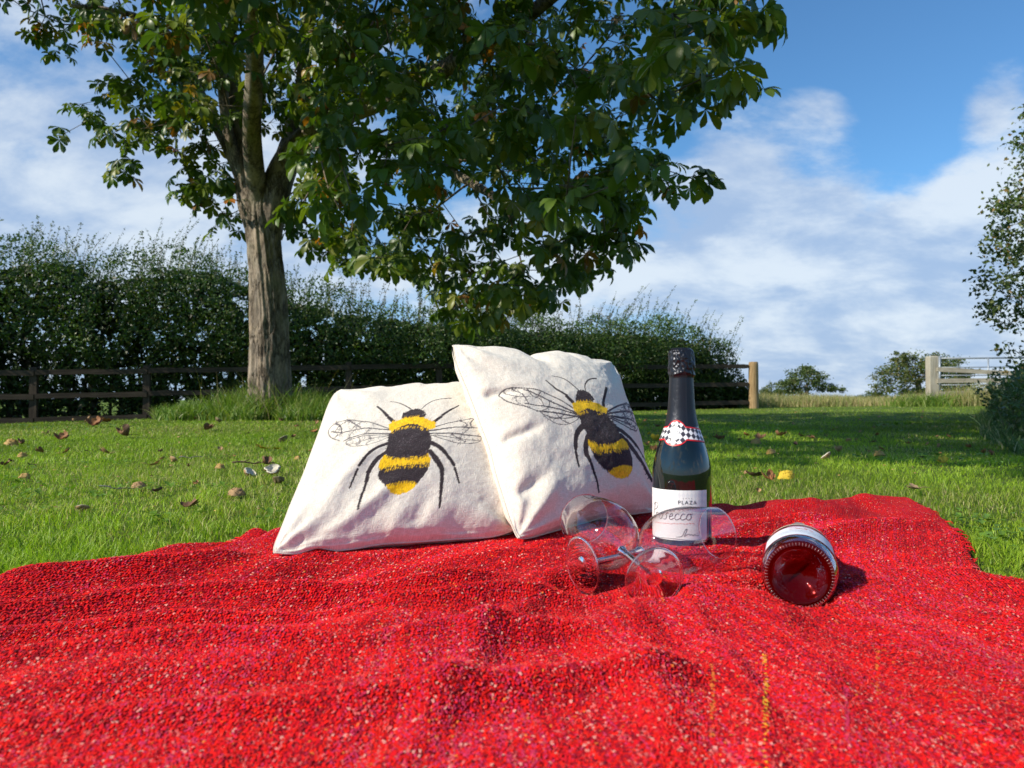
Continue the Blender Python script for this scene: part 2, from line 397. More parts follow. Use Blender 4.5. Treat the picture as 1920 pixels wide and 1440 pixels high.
def blanket_z(x, y):
    x = np.asarray(x, float); y = np.asarray(y, float)
    z = .022+folds(x, y)
    wsum = 0; num = 0; m = 0
    for (a, b, zt, r) in _BT:
        g = np.exp(-((x-a)**2+(y-b)**2)/(2*(r*.75)**2)); wsum = wsum+g; num = num+g*zt; m = np.maximum(m, np.exp(-(((x-a)**2+(y-b)**2)/(r*r))**1.0))
    k = np.clip(m*1.25, 0, 1); k = k*k*(3-2*k)
    z = z*(1-k)+k*num/(wsum+1e-9)
    e = near_poly(x, y, BL_POLY, 0)
    z = z+.004
    # the bottle lying down presses its own trough
    q = (x-LIE[0])*LIE[3]-(y-LIE[1])*LIE[2]; s_ = (x-LIE[0])*LIE[2]+(y-LIE[1])*LIE[3]; R_ = .0455
    trough = LIE[4]+np.where(np.abs(q) < R_, R_-np.sqrt(np.clip(R_*R_-q*q, 0, 1)), R_+(np.abs(q)-R_)*2)*.85+np.where(s_ < 0, .02*np.clip(-s_/.03, 0, 1)-(R_+(np.abs(q)-R_))*0, 0)*0+.45*np.clip(-s_, 0, 1)+.6*np.clip(s_-.14, 0, 1)
    z = np.minimum(z, trough)
    return np.maximum(z, .004)*sstep(-.001, .03, e)**.5*1.0+0.006*(1-sstep(0, .03, e))
def bz(x, y): return float(blanket_z(np.array(x), np.array(y)))

nu, nv = 340, 285
S = np.linspace(0, 1, nu); T_ = np.linspace(0, 1, nv)**1.0
Lc = curve(LC, T_); Rc = curve(RC, T_); Fc = curve(FC, S); Nc = np.stack([np.linspace(LC[0][0], RC[0][0], nu), np.linspace(LC[0][1], RC[0][1], nu)], -1)
SS, TT = np.meshgrid(S, T_)
lin = Lc[:, None]*(1-SS[..., None])+Rc[:, None]*SS[..., None]
lin2 = Nc[None]*(1-TT[..., None])+Fc[None]*TT[..., None]
bil = (LC[0]*(1-SS[..., None])+RC[0]*SS[..., None])*(1-TT[..., None])+(FC[0]*(1-SS[..., None])+FC[-1]*SS[..., None])*TT[..., None]
XY = lin+lin2-bil
edge = 1-np.clip(np.minimum(np.minimum(SS, 1-SS), np.minimum(TT, 1-TT))*25, 0, 1)
XY[..., 0] += edge*.006*vnoise(XY[..., 1]*60, XY[..., 0]*60, 0, 5); XY[..., 1] += edge*.006*vnoise(XY[..., 1]*60, XY[..., 0]*60, 3, 6)
Zb = blanket_z(XY[..., 0], XY[..., 1])
BV = np.concatenate([XY, Zb[..., None]], -1)

# yarn colours
PAL = np.array([(.74, .006, .012), (.84, .012, .006), (.70, .006, .018), (.34, .004, .014), (.62, .03, .09), (.72, .12, .11), (.78, .30, .24), (.72, .16, .03), (.80, .36, .03), (.11, .004, .010), (.16, .008, .02), (.42, .010, .04)])
PW = np.array([.36, .25, .13, .05, .06, .05, .022, .018, .003, .018, .006, .014]); PW /= PW.sum()
def wool(name):
    m, t, b = new_mat(name); tc_ = t.add('ShaderNodeTexCoord')
    class tc: outputs = {'Object': tc_.outputs['UV']}   # woven pattern follows the cloth
    n0 = t.noise(tc.outputs['Object'], 90, 2, .5)
    vadd = t.add('ShaderNodeVectorMath'); vadd.operation = 'MULTIPLY_ADD'
    t.l.new(n0.outputs['Color'], vadd.inputs[0]); vadd.inputs[1].default_value = (.006, .006, .006); t.l.new(tc.outputs['Object'], vadd.inputs[2])
    mp = t.add('ShaderNodeMapping'); t.l.new(vadd.outputs[0], mp.inputs[0]); mp.inputs['Scale'].default_value = (1, .75, 1)
    def vor(scale, feat='F1'):
        v = t.add('ShaderNodeTexVoronoi'); v.feature = feat; v.inputs['Scale'].default_value = scale; t.l.new(mp.outputs[0], v.inputs['Vector']); return v
    v1 = vor(420); v2 = vor(600)
    sc = t.add('ShaderNodeSeparateColor'); t.l.new(v1.outputs['Color'], sc.inputs[0])
    acc = 0; stops = []
    order = [9, 3, 0, 2, 1, 4, 0, 5, 1, 7, 6, 10, 8]
    wts = [.025, .05, .24, .12, .19, .06, .15, .045, .12, .016, .02, .01, .003]
    tot = sum(wts)
    for o_, w_ in zip(order, wts): stops.append((acc/tot, tuple(PAL[o_]))); acc += w_
    c = t.ramp(sc.outputs[0], stops, 'CONSTANT')
    # broad weft/warp shifts of shade woven into the cloth
    mq = t.add('ShaderNodeMapping'); t.l.new(tc.outputs['Object'], mq.inputs[0]); mq.inputs['Scale'].default_value = (34, 1.6, 1); mq.inputs['Rotation'].default_value = (0, 0, .12)
    st = t.noise(mq.outputs[0], 1.0, 3, .6)
    mr = t.add('ShaderNodeMapping'); t.l.new(tc.outputs['Object'], mr.inputs[0]); mr.inputs['Scale'].default_value = (1.5, 8, 1)
    sr = t.noise(mr.outputs[0], 1.0, 3, .6)
    c = t.mix(t.math('MULTIPLY', t.smooth(st.outputs[0], .54, .66), .5), c, (.36, .004, .02))
    c = t.mix(t.math('MULTIPLY', t.smooth(sr.outputs[0], .5, .7), .35), c, (.62, .02, .035))
    c = t.mix(t.math('MULTIPLY', t.smooth(v2.outputs['Distance'], .25, .6), .28), c, (.16, .002, .006))
    pn = t.noise(tc.outputs['Object'], 7, 4, .6); c = t.mix(t.math('MULTIPLY', t.smooth(pn.outputs[0], .54, .70), .28), c, (.24, .003, .014)); c = t.mix(t.math('MULTIPLY', t.smooth(pn.outputs[0], .47, .33), .32), c, (.82, .02, .02))
    t.put(b.inputs['Base Color'], c); b.inputs['Roughness'].default_value = .95; b.inputs['Specular IOR Level'].default_value = .1
    b.inputs['Sheen Weight'].default_value = .08; b.inputs['Sheen Tint'].default_value = (1, .2, .2, 1); b.inputs['Sheen Roughness'].default_value = .5
    rb = t.add('ShaderNodeTexWave'); rb.inputs['Scale'].default_value = 60; rb.inputs['Distortion'].default_value = 2.5; rb.inputs['Detail'].default_value = 2; t.l.new(tc.outputs['Object'], rb.inputs['Vector'])
    h = t.math('SUBTRACT', t.math('MULTIPLY', v1.outputs['Distance'], -1.0), t.math('MULTIPLY', v2.outputs['Distance'], .6))
    bump(t, b, t.math('ADD', h, t.math('MULTIPLY', rb.outputs['Fac'], .5)), .9, .003); return m
WOOL = wool('red_boucle_wool')
bl = empty('picnic_blanket', (0, 1, .02))
tag(bl, 'red boucle wool picnic blanket with pink and orange flecks spread on the lawn', 'blanket')
mb = MB(); top = BV.reshape(-1, 3); bot = top-np.array([0, 0, .004])
bot[:, 2] = np.maximum(bot[:, 2], .001)
N0 = len(top); mb.add(np.vstack([top, bot[np.concatenate([np.arange(nu), np.arange(N0-nu, N0)])]]), [grid_faces(nu, nv),
    np.stack([np.arange(nu-1)+1, np.arange(nu-1), N0+np.arange(nu-1), N0+np.arange(nu-1)+1], 1), np.stack([N0-nu+np.arange(nu-1), N0-nu+np.arange(nu-1)+1, N0+nu+np.arange(nu-1)+1, N0+nu+np.arange(nu-1)], 1)])
UVc = np.stack([SS.ravel()*2.0, TT.ravel()*1.75], -1); mb.build('cloth', WOOL, bl, uv=np.vstack([UVc, UVc[np.concatenate([np.arange(nu), np.arange(N0-nu, N0)])]]))
# raised loops of yarn, counted in tens of thousands
YARN, t, b = new_mat('boucle_yarn'); at = t.add('ShaderNodeVertexColor'); at.layer_name = 'Col'
t.put(b.inputs['Base Color'], at.outputs[0]); b.inputs['Roughness'].default_value = .9; b.inputs['Specular IOR Level'].default_value = .15
b.inputs['Sheen Weight'].default_value = .06; b.inputs['Sheen Tint'].default_value = (1, .2, .2, 1)
XYg = XY[..., :2].copy()
def cloth_xy(s_, t_):
    """cloth coordinates -> place on the ground"""
    fi = np.clip(s_, 0, 1)*(nu-1.001); fj = np.clip(t_, 0, 1)*(nv-1.001); i = fi.astype(int); j = fj.astype(int); a = (fi-i)[:, None]; b_ = (fj-j)[:, None]
    return XYg[j, i]*(1-a)*(1-b_)+XYg[j, i+1]*a*(1-b_)+XYg[j+1, i]*(1-a)*b_+XYg[j+1, i+1]*a*b_
def weave(ymax, pitch_s, pitch_t, keep, seed, ln, wd, ht):
    """nubs of boucle yarn standing in rows along the warp"""
    r = np.random.default_rng(seed); ns_, nt_ = int(2.0/pitch_s), int(1.75/pitch_t)
    si, ti = np.meshgrid(np.arange(ns_), np.arange(nt_)); si = si.ravel(); ti = ti.ravel()
    s_ = (si+.5+.5*(ti % 2)+r.normal(0, .16, si.size))/ns_; t_ = (ti+.5+r.normal(0, .22, si.size))/nt_
    p = cloth_xy(s_, t_); x, y = p[:, 0], p[:, 1]
    k = (y > .36) & (y < ymax) & (np.abs(x) < .14+.78*y) & (r.random(len(x)) < keep) & (s_ > .004) & (s_ < .996) & (t_ < .997)
    s_, t_, si, ti, x, y = s_[k], t_[k], si[k], ti[k], x[k], y[k]; n = len(x)
    q = cloth_xy(s_, np.clip(t_+.004, 0, 1)); d = unit(q-np.stack([x, y], -1)); a = r.normal(0, .45, n); a = np.where(r.random(n) < .22, r.uniform(-1.5, 1.5, n), a)
    dx = d[:, 0]*np.cos(a)-d[:, 1]*np.sin(a); dy = d[:, 0]*np.sin(a)+d[:, 1]*np.cos(a)
    L = ln*r.uniform(.6, 1.35, n); W = wd*r.uniform(.75, 1.3, n); H = ht*r.uniform(.5, 1.4, n); z = blanket_z(x, y); P_ = []
    for f_, h_, w_ in ((-.5, -.15, .6), (0, 1.0, 1.0), (.5, -.15, .6)):
        for c_ in (-.5, .5): P_.append(np.stack([x+dx*L*f_-dy*W*w_*c_, y+dy*L*f_+dx*W*w_*c_, z+H*h_], -1))
    V = np.stack(P_, 1)
    colr = np.random.default_rng(8); base = colr.choice([0, 1, 1, 0, 2, 2, 3, 4, 0, 1, 1, 5, 11], ns_+2); band = fbm(np.arange(ns_+2)*.045, 0, 0, 5, 3)
    base = np.where((band < -.28) & (colr.random(ns_+2) < .6), 3, base); base = np.where((band > .32) & (colr.random(ns_+2) < .55), 4, base)
    ci = base[si]; u = r.random(n); ci = np.where(u < .45, r.choice([0, 1, 2], n, p=[.4, .4, .2]), ci); patch_ = fbm(x*6, y*4, 0, 91, 3)
    sp_ = r.random(n); ci = np.where(sp_ < .05+.05*np.clip(patch_+.3, 0, 1), r.choice([5, 6, 4, 7], n, p=[.4, .3, .2, .1]), ci); ci = np.where((sp_ > .955-.05*np.clip(-patch_, 0, 1)), r.choice([3, 11, 9, 10], n, p=[.5, .2, .2, .1]), ci)
    def yarn(px_, y0, y1, c_, pr): return (np.abs(x-(px_-960)/1443*y) < .0016) & (y > y0) & (y < y1) & (r.random(n) < pr), c_
    for m_, c_ in (yarn(1430, .45, .68, 8, .45), yarn(1332, .5, .62, 7, .6), yarn(1640, .6, .72, 7, .4), yarn(1580, .5, .6, 4, .7), yarn(1240, .8, 1.0, 7, .35)): ci = np.where(m_, c_, ci)
    c = PAL[ci]*r.uniform(.85, 1.15, (n, 1))*(1+.16*fbm(x*5, y*5, 0, 44, 3))[:, None]
    F = (np.array([[0, 1, 3, 2], [2, 3, 5, 4]])[None]+6*np.arange(n)[:, None, None]).reshape(-1, 4)
    mb = MB(); mb.add(V.reshape(-1, 3), F, np.repeat(c[:, None], 6, 1).reshape(-1, 3)); return mb
mb = weave(.80, .0027, .0031, 1.0, 5, .0044, .0019, .0008); mb2 = weave(1.45, .0046, .0050, 1.0, 6, .0052, .0024, .0008)
mb.add(np.vstack(mb2.v), mb2.f[4], np.vstack(mb2.c))
print('nubs', mb.n//6); tag(mb.build('yarn_loops', YARN, bl), kind='stuff')
# loose fibres that fuzz the surface
r = np.random.default_rng(19); n = 20000; y = .38+.9*r.random(n)**1.3; x = (r.random(n)*2-1)*(.12+.76*y); k = in_poly(x, y, BL_POLY); x, y = x[k], y[k]; n = len(x); z = blanket_z(x, y); a = r.random(n)*6.283; L = r.uniform(.003, .008, n); W = .00032
V = np.stack([np.stack([x+np.cos(a)*L*f_-np.sin(a)*W*c_, y+np.sin(a)*L*f_+np.cos(a)*W*c_, z+.0006+h_*L], -1) for f_, h_ in ((0, .05), (.5, .42), (1, .30)) for c_ in (-.5, .5)], 1)
mb = MB(); mb.add(V.reshape(-1, 3), (np.array([[0, 1, 3, 2], [2, 3, 5, 4]])[None]+6*np.arange(n)[:, None, None]).reshape(-1, 4), np.repeat((np.array([.85, .10, .08])*r.uniform(.7, 1.2, (n, 1)))[:, None], 6, 1).reshape(-1, 3))
tag(mb.build('loose_fibres', YARN, bl), kind='stuff')
# frayed selvedge along the edge
r = np.random.default_rng(3); fr = MB()
for C_, n in ((LC, 200), (FC, 300), (RC, 60)):
    s = r.random(n); p = curve(C_, s); q = curve(C_, np.clip(s+.002, 0, 1)); tdir = unit(q-p+1e-9)
    nor = np.stack([-tdir[:, 1], tdir[:, 0]], -1)
    cen = np.array([.0, .9]); sg = np.sign(np.sum((p-cen)*nor, 1)); nor *= sg[:, None]
    for i in range(n):
        L = r.uniform(.003, .011); a = r.normal(0, .5); d = nor[i]+a*tdir[i]
        z0 = bz(*(p[i]-nor[i]*.006))+.001
        pts = [(*(p[i]-nor[i]*.008), z0), (*(p[i]+d*L*.45), max(z0-.001, .012)), (*(p[i]+d*L), max(.008, z0-.006-r.random()*.01))]
        tube(fr, pts, [.0011, .0009, .0005], 3, PAL[r.choice(len(PAL), p=PW)], cap=False)
tag(fr.build('frayed_edge', YARN, bl), kind='stuff')

# ------------------------------------------------------------------ lawn grass
GRASS = leaf_mat('grass_blade', .3, .5, .35)
def blades(x, y, z, H, W, lean, segs, cols, seed, curl=.6):
    r = np.random.default_rng(seed); n = len(x)
    a = r.random(n)*2*np.pi; la = r.random(n)*2*np.pi
    rows = []
    for k in range(segs+1):
        tt = k/segs
        off = lean*H*(tt**1.7)
        cx = x+np.cos(la)*off; cy = y+np.sin(la)*off; cz = z+H*(tt-curl*lean*tt**2.2*.5)-.002*(k == 0)
        ww = W*(1-tt**1.6)*.5
        if k < segs:
            rows += [np.stack([cx-np.cos(a)*ww, cy-np.sin(a)*ww, cz], -1), np.stack([cx+np.cos(a)*ww, cy+np.sin(a)*ww, cz], -1)]
        else: rows.append(np.stack([cx, cy, cz], -1))
    V = np.stack(rows, 1); nv = V.shape[1]
    F4 = np.array([[2*k, 2*k+1, 2*k+3, 2*k+2] for k in range(segs-1)]).reshape(-1, 4); F3 = np.array([[2*segs-2, 2*segs-1, 2*segs]])
    o = nv*np.arange(n)[:, None, None]
    C = np.repeat(cols[:, None], nv, 1); 
    return V.reshape(-1, 3), [(F4[None]+o).reshape(-1, 4), (F3[None]+o).reshape(-1, 3)], C.reshape(-1, 3)
def gcols(n, r, x, y, dry=.10):
    base = np.array([(.20, .32, .014), (.25, .38, .02), (.14, .235, .016), (.32, .41, .035), (.34, .36, .10), (.46, .39, .18)])
    pdry = np.clip(dry+.40*fbm(x*1.1, y*1.1, 0, 55, 4)+.5*np.exp(-((x-.75)**2+(y-2.25)**2)/.06), 0.01, .75)
    ci = r.choice(4, n, p=[.38, .28, .18, .16]); rr = r.random(n)
    ci = np.where(rr < pdry, 4, ci); ci = np.where(rr < pdry*.35, 5, ci)
    g = 1+.34*fbm(x*1.1, y*.8, 0, 66, 4)
    return base[ci]*(.75+.5*r.random((n, 1)))*g[:, None]
gm = MB(); r = np.random.default_rng(9)
def scatter(d0, d1, n, pw):
    u = r.random(n); y = (d0**(1-pw)+u*(d1**(1-pw)-d0**(1-pw)))**(1/(1-pw)) if pw != 1 else d0*(d1/d0)**u
    x = (r.random(n)*2-1)*(.80*y+.30); return x, y
def zone(d0, d1, n, pw, H0, W0, segs, seed):
    x, y = scatter(d0, d1, n, pw)
    k = ~in_poly(x, y, BL_POLY)
    e = near_poly(x, y, BL_POLY, 0); k &= (e > .004)
    # nothing beyond the fence line or in deep shade under the hedge
    k &= (y < 12.9+.31*(x+10.5)+.2) | (x > 5.0)
    x, y = x[k], y[k]; n = len(x); sz = (y/ d0)**.5
    clump = .8+.5*np.clip(fbm(x*9, y*9, 0, 71, 2), -.6, .8)
    H = H0*(.55+.7*r.random(n))*clump; W = W0*np.maximum(1, .0008*y/W0)*(.7+.6*r.random(n))
    V, F, C = blades(x, y, ground(x, y), H, W, .25+.8*r.random(n), segs, gcols(n, r, x, y), seed)
    gm.add(V, F, C)
zone(.82, 3.0, 122000, .9, .025, .0020, 2, 1)
zone(3.0, 8.0, 102000, 1.1, .027, .0030, 2, 2)
zone(8.0, 24, 50000, 1.0, .028, .006, 1, 3)
# clover and small broad leaved weeds in patches
n = 60000; x, y = scatter(.9, 7, n, 1.0); k = (fbm(x*1.6, y*1.6, 0, 83, 3) > .48) & (r.random(n) < .45) & (fbm(x*14, y*14, 0, 84, 2) > 0) & ~in_poly(x, y, BL_POLY) & (near_poly(x, y, BL_POLY, 0) > .01); x, y = x[k][:6000], y[k][:6000]; n = len(x); a = r.random(n)*6.283; sz = r.uniform(.006, .011, n)*np.maximum(1, y/3); zz = ground(x, y)+r.uniform(.010, .024, n)
ca, sa = np.cos(a)*sz, np.sin(a)*sz; tl = r.normal(0, .3, n)*sz
V = np.stack([np.stack([x-ca, y-sa, zz-tl], -1), np.stack([x+sa*.8, y-ca*.8, zz+.002], -1), np.stack([x+ca, y+sa, zz+tl], -1), np.stack([x-sa*.8, y+ca*.8, zz+.002], -1)], 1)
gm.add(V.reshape(-1, 3), np.arange(4*n).reshape(-1, 4), np.repeat(np.array([(.13, .25, .03)])*r.uniform(.7, 1.4, (n, 1)), 4, 0))
tag(gm.build('lawn_grass', GRASS, smooth=False), kind='stuff')
# ------------------------------------------------------------------ flat print painted in cloth coordinates
CAN = 1100
class Canvas:
    """ink laid on a cloth panel; colours in linear rgb, alpha = cover"""
    def __init__(s, conv):
        s.rgb = np.zeros((CAN, CAN, 3)); s.a = np.zeros((CAN, CAN)); s.conv = conv; s.r = np.random.default_rng(4)
    @staticmethod
    def basis(x, y):
        x = (x-900)/300; y = (y-850)/300; return np.stack([x**i*y**j for i in range(5) for j in range(5-i)], -1)
    def fit(s, px, py, u, v):
        """trace coordinates -> cloth coordinates, smooth fit over the filled panel"""
        B = s.basis(px, py); s.ku = np.linalg.lstsq(B, u, rcond=None)[0]; s.kv = np.linalg.lstsq(B, v, rcond=None)[0]
    def uv(s, p):
        p = np.array([s.conv(*q) for q in np.atleast_2d(p)], float); B = s.basis(p[:, 0], p[:, 1])
        return np.stack([B @ s.ku, B @ s.kv], -1)*CAN
    def dab(s, c, r, col, al=1.0):
        x, y = c; x0, x1 = int(max(0, x-r-2)), int(min(CAN, x+r+3)); y0, y1 = int(max(0, y-r-2)), int(min(CAN, y+r+3))
        if x1 <= x0 or y1 <= y0: return
        Y, X = np.mgrid[y0:y1, x0:x1]; k = np.clip(r+.5-np.hypot(X-x, Y-y), 0, 1)*al
        s.rgb[y0:y1, x0:x1] = s.rgb[y0:y1, x0:x1]*(1-k[..., None])+np.array(col)*k[..., None]
        s.a[y0:y1, x0:x1] = np.maximum(s.a[y0:y1, x0:x1], k)
    def line(s, pts, w0, w1=None, col=(.025, .018, .02), al=1.0, jit=0.0, smooth=True):
        w1 = w0 if w1 is None else w1
        q = s.uv(pts); sc = np.hypot(*(s.uv([pts[0]])[0]-s.uv([(pts[0][0]+10, pts[0][1])])[0]))/10
        if smooth and len(q) > 2:
            for _ in range(2):
                q2 = [q[0]]
                for a, b in zip(q[:-1], q[1:]): q2 += [a*.75+b*.25, a*.25+b*.75]
                q = np.array(q2+[q[-1]])
        L = np.concatenate([[0], np.cumsum(np.hypot(*np.diff(q, axis=0).T))]); n = max(2, int(L[-1]/.9))
        ss = np.linspace(0, L[-1], n); X = np.interp(ss, L, q[:, 0]); Y = np.interp(ss, L, q[:, 1])
        for i in range(n):
            w = (w0+(w1-w0)*i/(n-1))*sc/2*(1+jit*s.r.normal(0, .25))
            s.dab((X[i], Y[i]), max(w, .35), col, al)
    def poly(s, pts, col, fur=0.0):
        q = s.uv(pts); x0, y0 = np.floor(q.min(0)-8).astype(int); x1, y1 = np.ceil(q.max(0)+8).astype(int)
        x0, y0 = max(0, x0), max(0, y0); x1, y1 = min(CAN, x1), min(CAN, y1); Y, X = np.mgrid[y0:y1, x0:x1]
        jx = vnoise(X/3.0, Y/9.0, 0, 3)*fur; jy = vnoise(X/2.2, Y/11.0, 4, 4)*fur*2
        k = in_poly(X+jx, Y+jy, q).astype(float)
        shade = np.clip(1+.35*vnoise(X/1.6, Y/8.0, 1, 9), .6, 1.4)[..., None]
        s.rgb[y0:y1, x0:x1] = s.rgb[y0:y1, x0:x1]*(1-k[..., None])+np.clip(np.array(col)*shade, 0, 1)*k[..., None]
        s.a[y0:y1, x0:x1] = np.maximum(s.a[y0:y1, x0:x1], k)
    def sample(s, u, v):
        x = np.clip(u*CAN-.5, 0, CAN-1.001); y = np.clip(v*CAN-.5, 0, CAN-1.001); i, j = x.astype(int), y.astype(int); fx, fy = x-i, y-j
        A = np.dstack([s.rgb*s.a[..., None], s.a]); g = lambda a, b: A[b, a]
        r = g(i, j)*((1-fx)*(1-fy))[..., None]+g(i+1, j)*(fx*(1-fy))[..., None]+g(i, j+1)*((1-fx)*fy)[..., None]+g(i+1, j+1)*(fx*fy)[..., None]
        al = r[..., 3:]; return np.concatenate([np.where(al > 1e-3, r[..., :3]/np.maximum(al, 1e-3), 0), al], -1)
INK = (.028, .018, .022); YEL = (.92, .52, .004)
def hairs(cv, edge, dirv, n, ln, w, col):
    """short brush hairs along a boundary polyline"""
    e = np.array(edge, float); L = np.concatenate([[0], np.cumsum(np.hypot(*np.diff(e, axis=0).T))])
    for k in range(n):
        s = cv.r.random()*L[-1]; x = np.interp(s, L, e[:, 0]); y = np.interp(s, L, e[:, 1]); l = ln*cv.r.uniform(.5, 1.2); a = cv.r.normal(0, .25)
        dx, dy = dirv; cv.line([(x-dx*l*.3, y-dy*l*.3), (x+(dx-dy*a)*l, y+(dy+dx*a)*l)], w, w*.4, col, smooth=False)
def spiky_leg(cv, pts, w0, w1, n=10):
    cv.line(pts, w0, w1, INK, jit=.5)
    e = np.array(pts, float); L = np.concatenate([[0], np.cumsum(np.hypot(*np.diff(e, axis=0).T))])
    for k in range(n):
        s = (k+.5)/n*L[-1]; x = np.interp(s, L, e[:, 0]); y = np.interp(s, L, e[:, 1]); sd = 1 if k % 2 else -1
        wd = (w0+(w1-w0)*k/n)*.5; cv.line([(x, y), (x+sd*(wd+7), y+5+cv.r.normal(0, 2))], 4, 1.5, INK, smooth=False)

BEE1 = dict(
 fore=[([(683, 480), (715, 505), (742, 530)], 9, 16), ([(748, 536), (775, 556)], 18, 20), ([(1142, 475), (1095, 500), (1050, 530)], 8, 15), ([(1042, 540), (1000, 567)], 17, 20)],
 ant=[[(757, 448), (790, 450), (830, 465), (872, 493)], [(932, 495), (965, 465), (1010, 447), (1098, 438)]],
 head=[(820, 542), (830, 515), (870, 498), (905, 490), (940, 500), (957, 525), (945, 550)],
 eyes=[(838, 528), (940, 524)],
 collar=[(750, 572), (790, 553), (850, 540), (905, 536), (960, 546), (1012, 573), (1008, 604), (970, 612), (900, 590), (860, 585), (800, 600), (765, 616), (752, 600)],
 thorax=[(762, 618), (800, 594), (860, 572), (905, 576), (968, 607), (985, 660), (985, 700), (970, 735), (965, 755), (920, 770), (850, 775), (780, 778), (735, 765), (725, 745), (745, 690), (742, 660), (752, 632)],
 band=[(722, 762), (780, 778), (850, 774), (920, 767), (965, 752), (983, 790), (975, 822), (930, 824), (850, 828), (790, 834), (720, 848), (695, 852), (685, 828), (695, 795)],
 dark=[(690, 850), (720, 842), (790, 828), (850, 821), (930, 818), (976, 818), (960, 855), (935, 890), (905, 925), (890, 910), (830, 910), (770, 925), (722, 940), (695, 905), (683, 870)],
 tip=[(722, 938), (770, 920), (830, 907), (890, 905), (905, 920), (890, 945), (850, 972), (795, 986), (755, 975), (732, 955)],
 mid=[([(738, 695), (680, 725), (630, 765), (575, 838)], 20, 14), ([(567, 855), (545, 905), (525, 950)], 12, 8), ([(985, 690), (1035, 720), (1080, 770), (1115, 822)], 24, 15), ([(1117, 835), (1130, 880), (1142, 920)], 13, 9)],
 hind=[([(735, 745), (690, 775), (650, 825), (632, 858)], 22, 24), ([(632, 858), (615, 930), (585, 1010), (570, 1072)], 18, 9), ([(972, 738), (1015, 790), (1045, 842)], 24, 26), ([(1045, 842), (1045, 900), (1038, 980), (1031, 1062)], 22, 11)],
 wings=[([(760, 602), (690, 577), (600, 563), (520, 562), (450, 578), (410, 610), (402, 645), (430, 675), (470, 683)], 5), ([(758, 606), (640, 600), (560, 612), (480, 640), (420, 632)], 6), ([(755, 628), (650, 632), (560, 650), (490, 683)], 7),
        ([(750, 636), (650, 645), (580, 655), (515, 678), (500, 695), (540, 715), (620, 712), (690, 688), (740, 655)], 4), ([(745, 645), (660, 660), (580, 690), (520, 700)], 4), ([(510, 562), (550, 578), (590, 602)], 5), ([(450, 580), (480, 600), (482, 640)], 5),
        ([(530, 563), (470, 590), (440, 640)], 4), ([(600, 563), (560, 590), (540, 614)], 4), ([(560, 612), (530, 640), (520, 668)], 3), ([(640, 604), (620, 632)], 3), ([(575, 655), (590, 690), (560, 712)], 3), ([(640, 650), (650, 680), (620, 700)], 3), ([(480, 640), (450, 660)], 3),
        ([(975, 605), (1060, 580), (1150, 560), (1230, 548), (1290, 560), (1330, 600), (1320, 640)], 5), ([(975, 618), (1100, 603), (1250, 605), (1320, 620)], 7), ([(975, 635), (1100, 637), (1200, 650), (1275, 657)], 7),
        ([(985, 645), (1060, 677), (1150, 698), (1220, 700), (1262, 685), (1270, 658)], 4), ([(1000, 645), (1100, 662), (1200, 680), (1262, 680)], 4), ([(1230, 550), (1200, 580), (1215, 605)], 5), ([(1150, 562), (1190, 580), (1170, 604)], 4), ([(1100, 640), (1130, 665), (1180, 690)], 4), ([(1160, 645), (1140, 680)], 3), ([(1200, 607), (1170, 635)], 3), ([(1270, 560), (1250, 600), (1290, 640)], 3)])
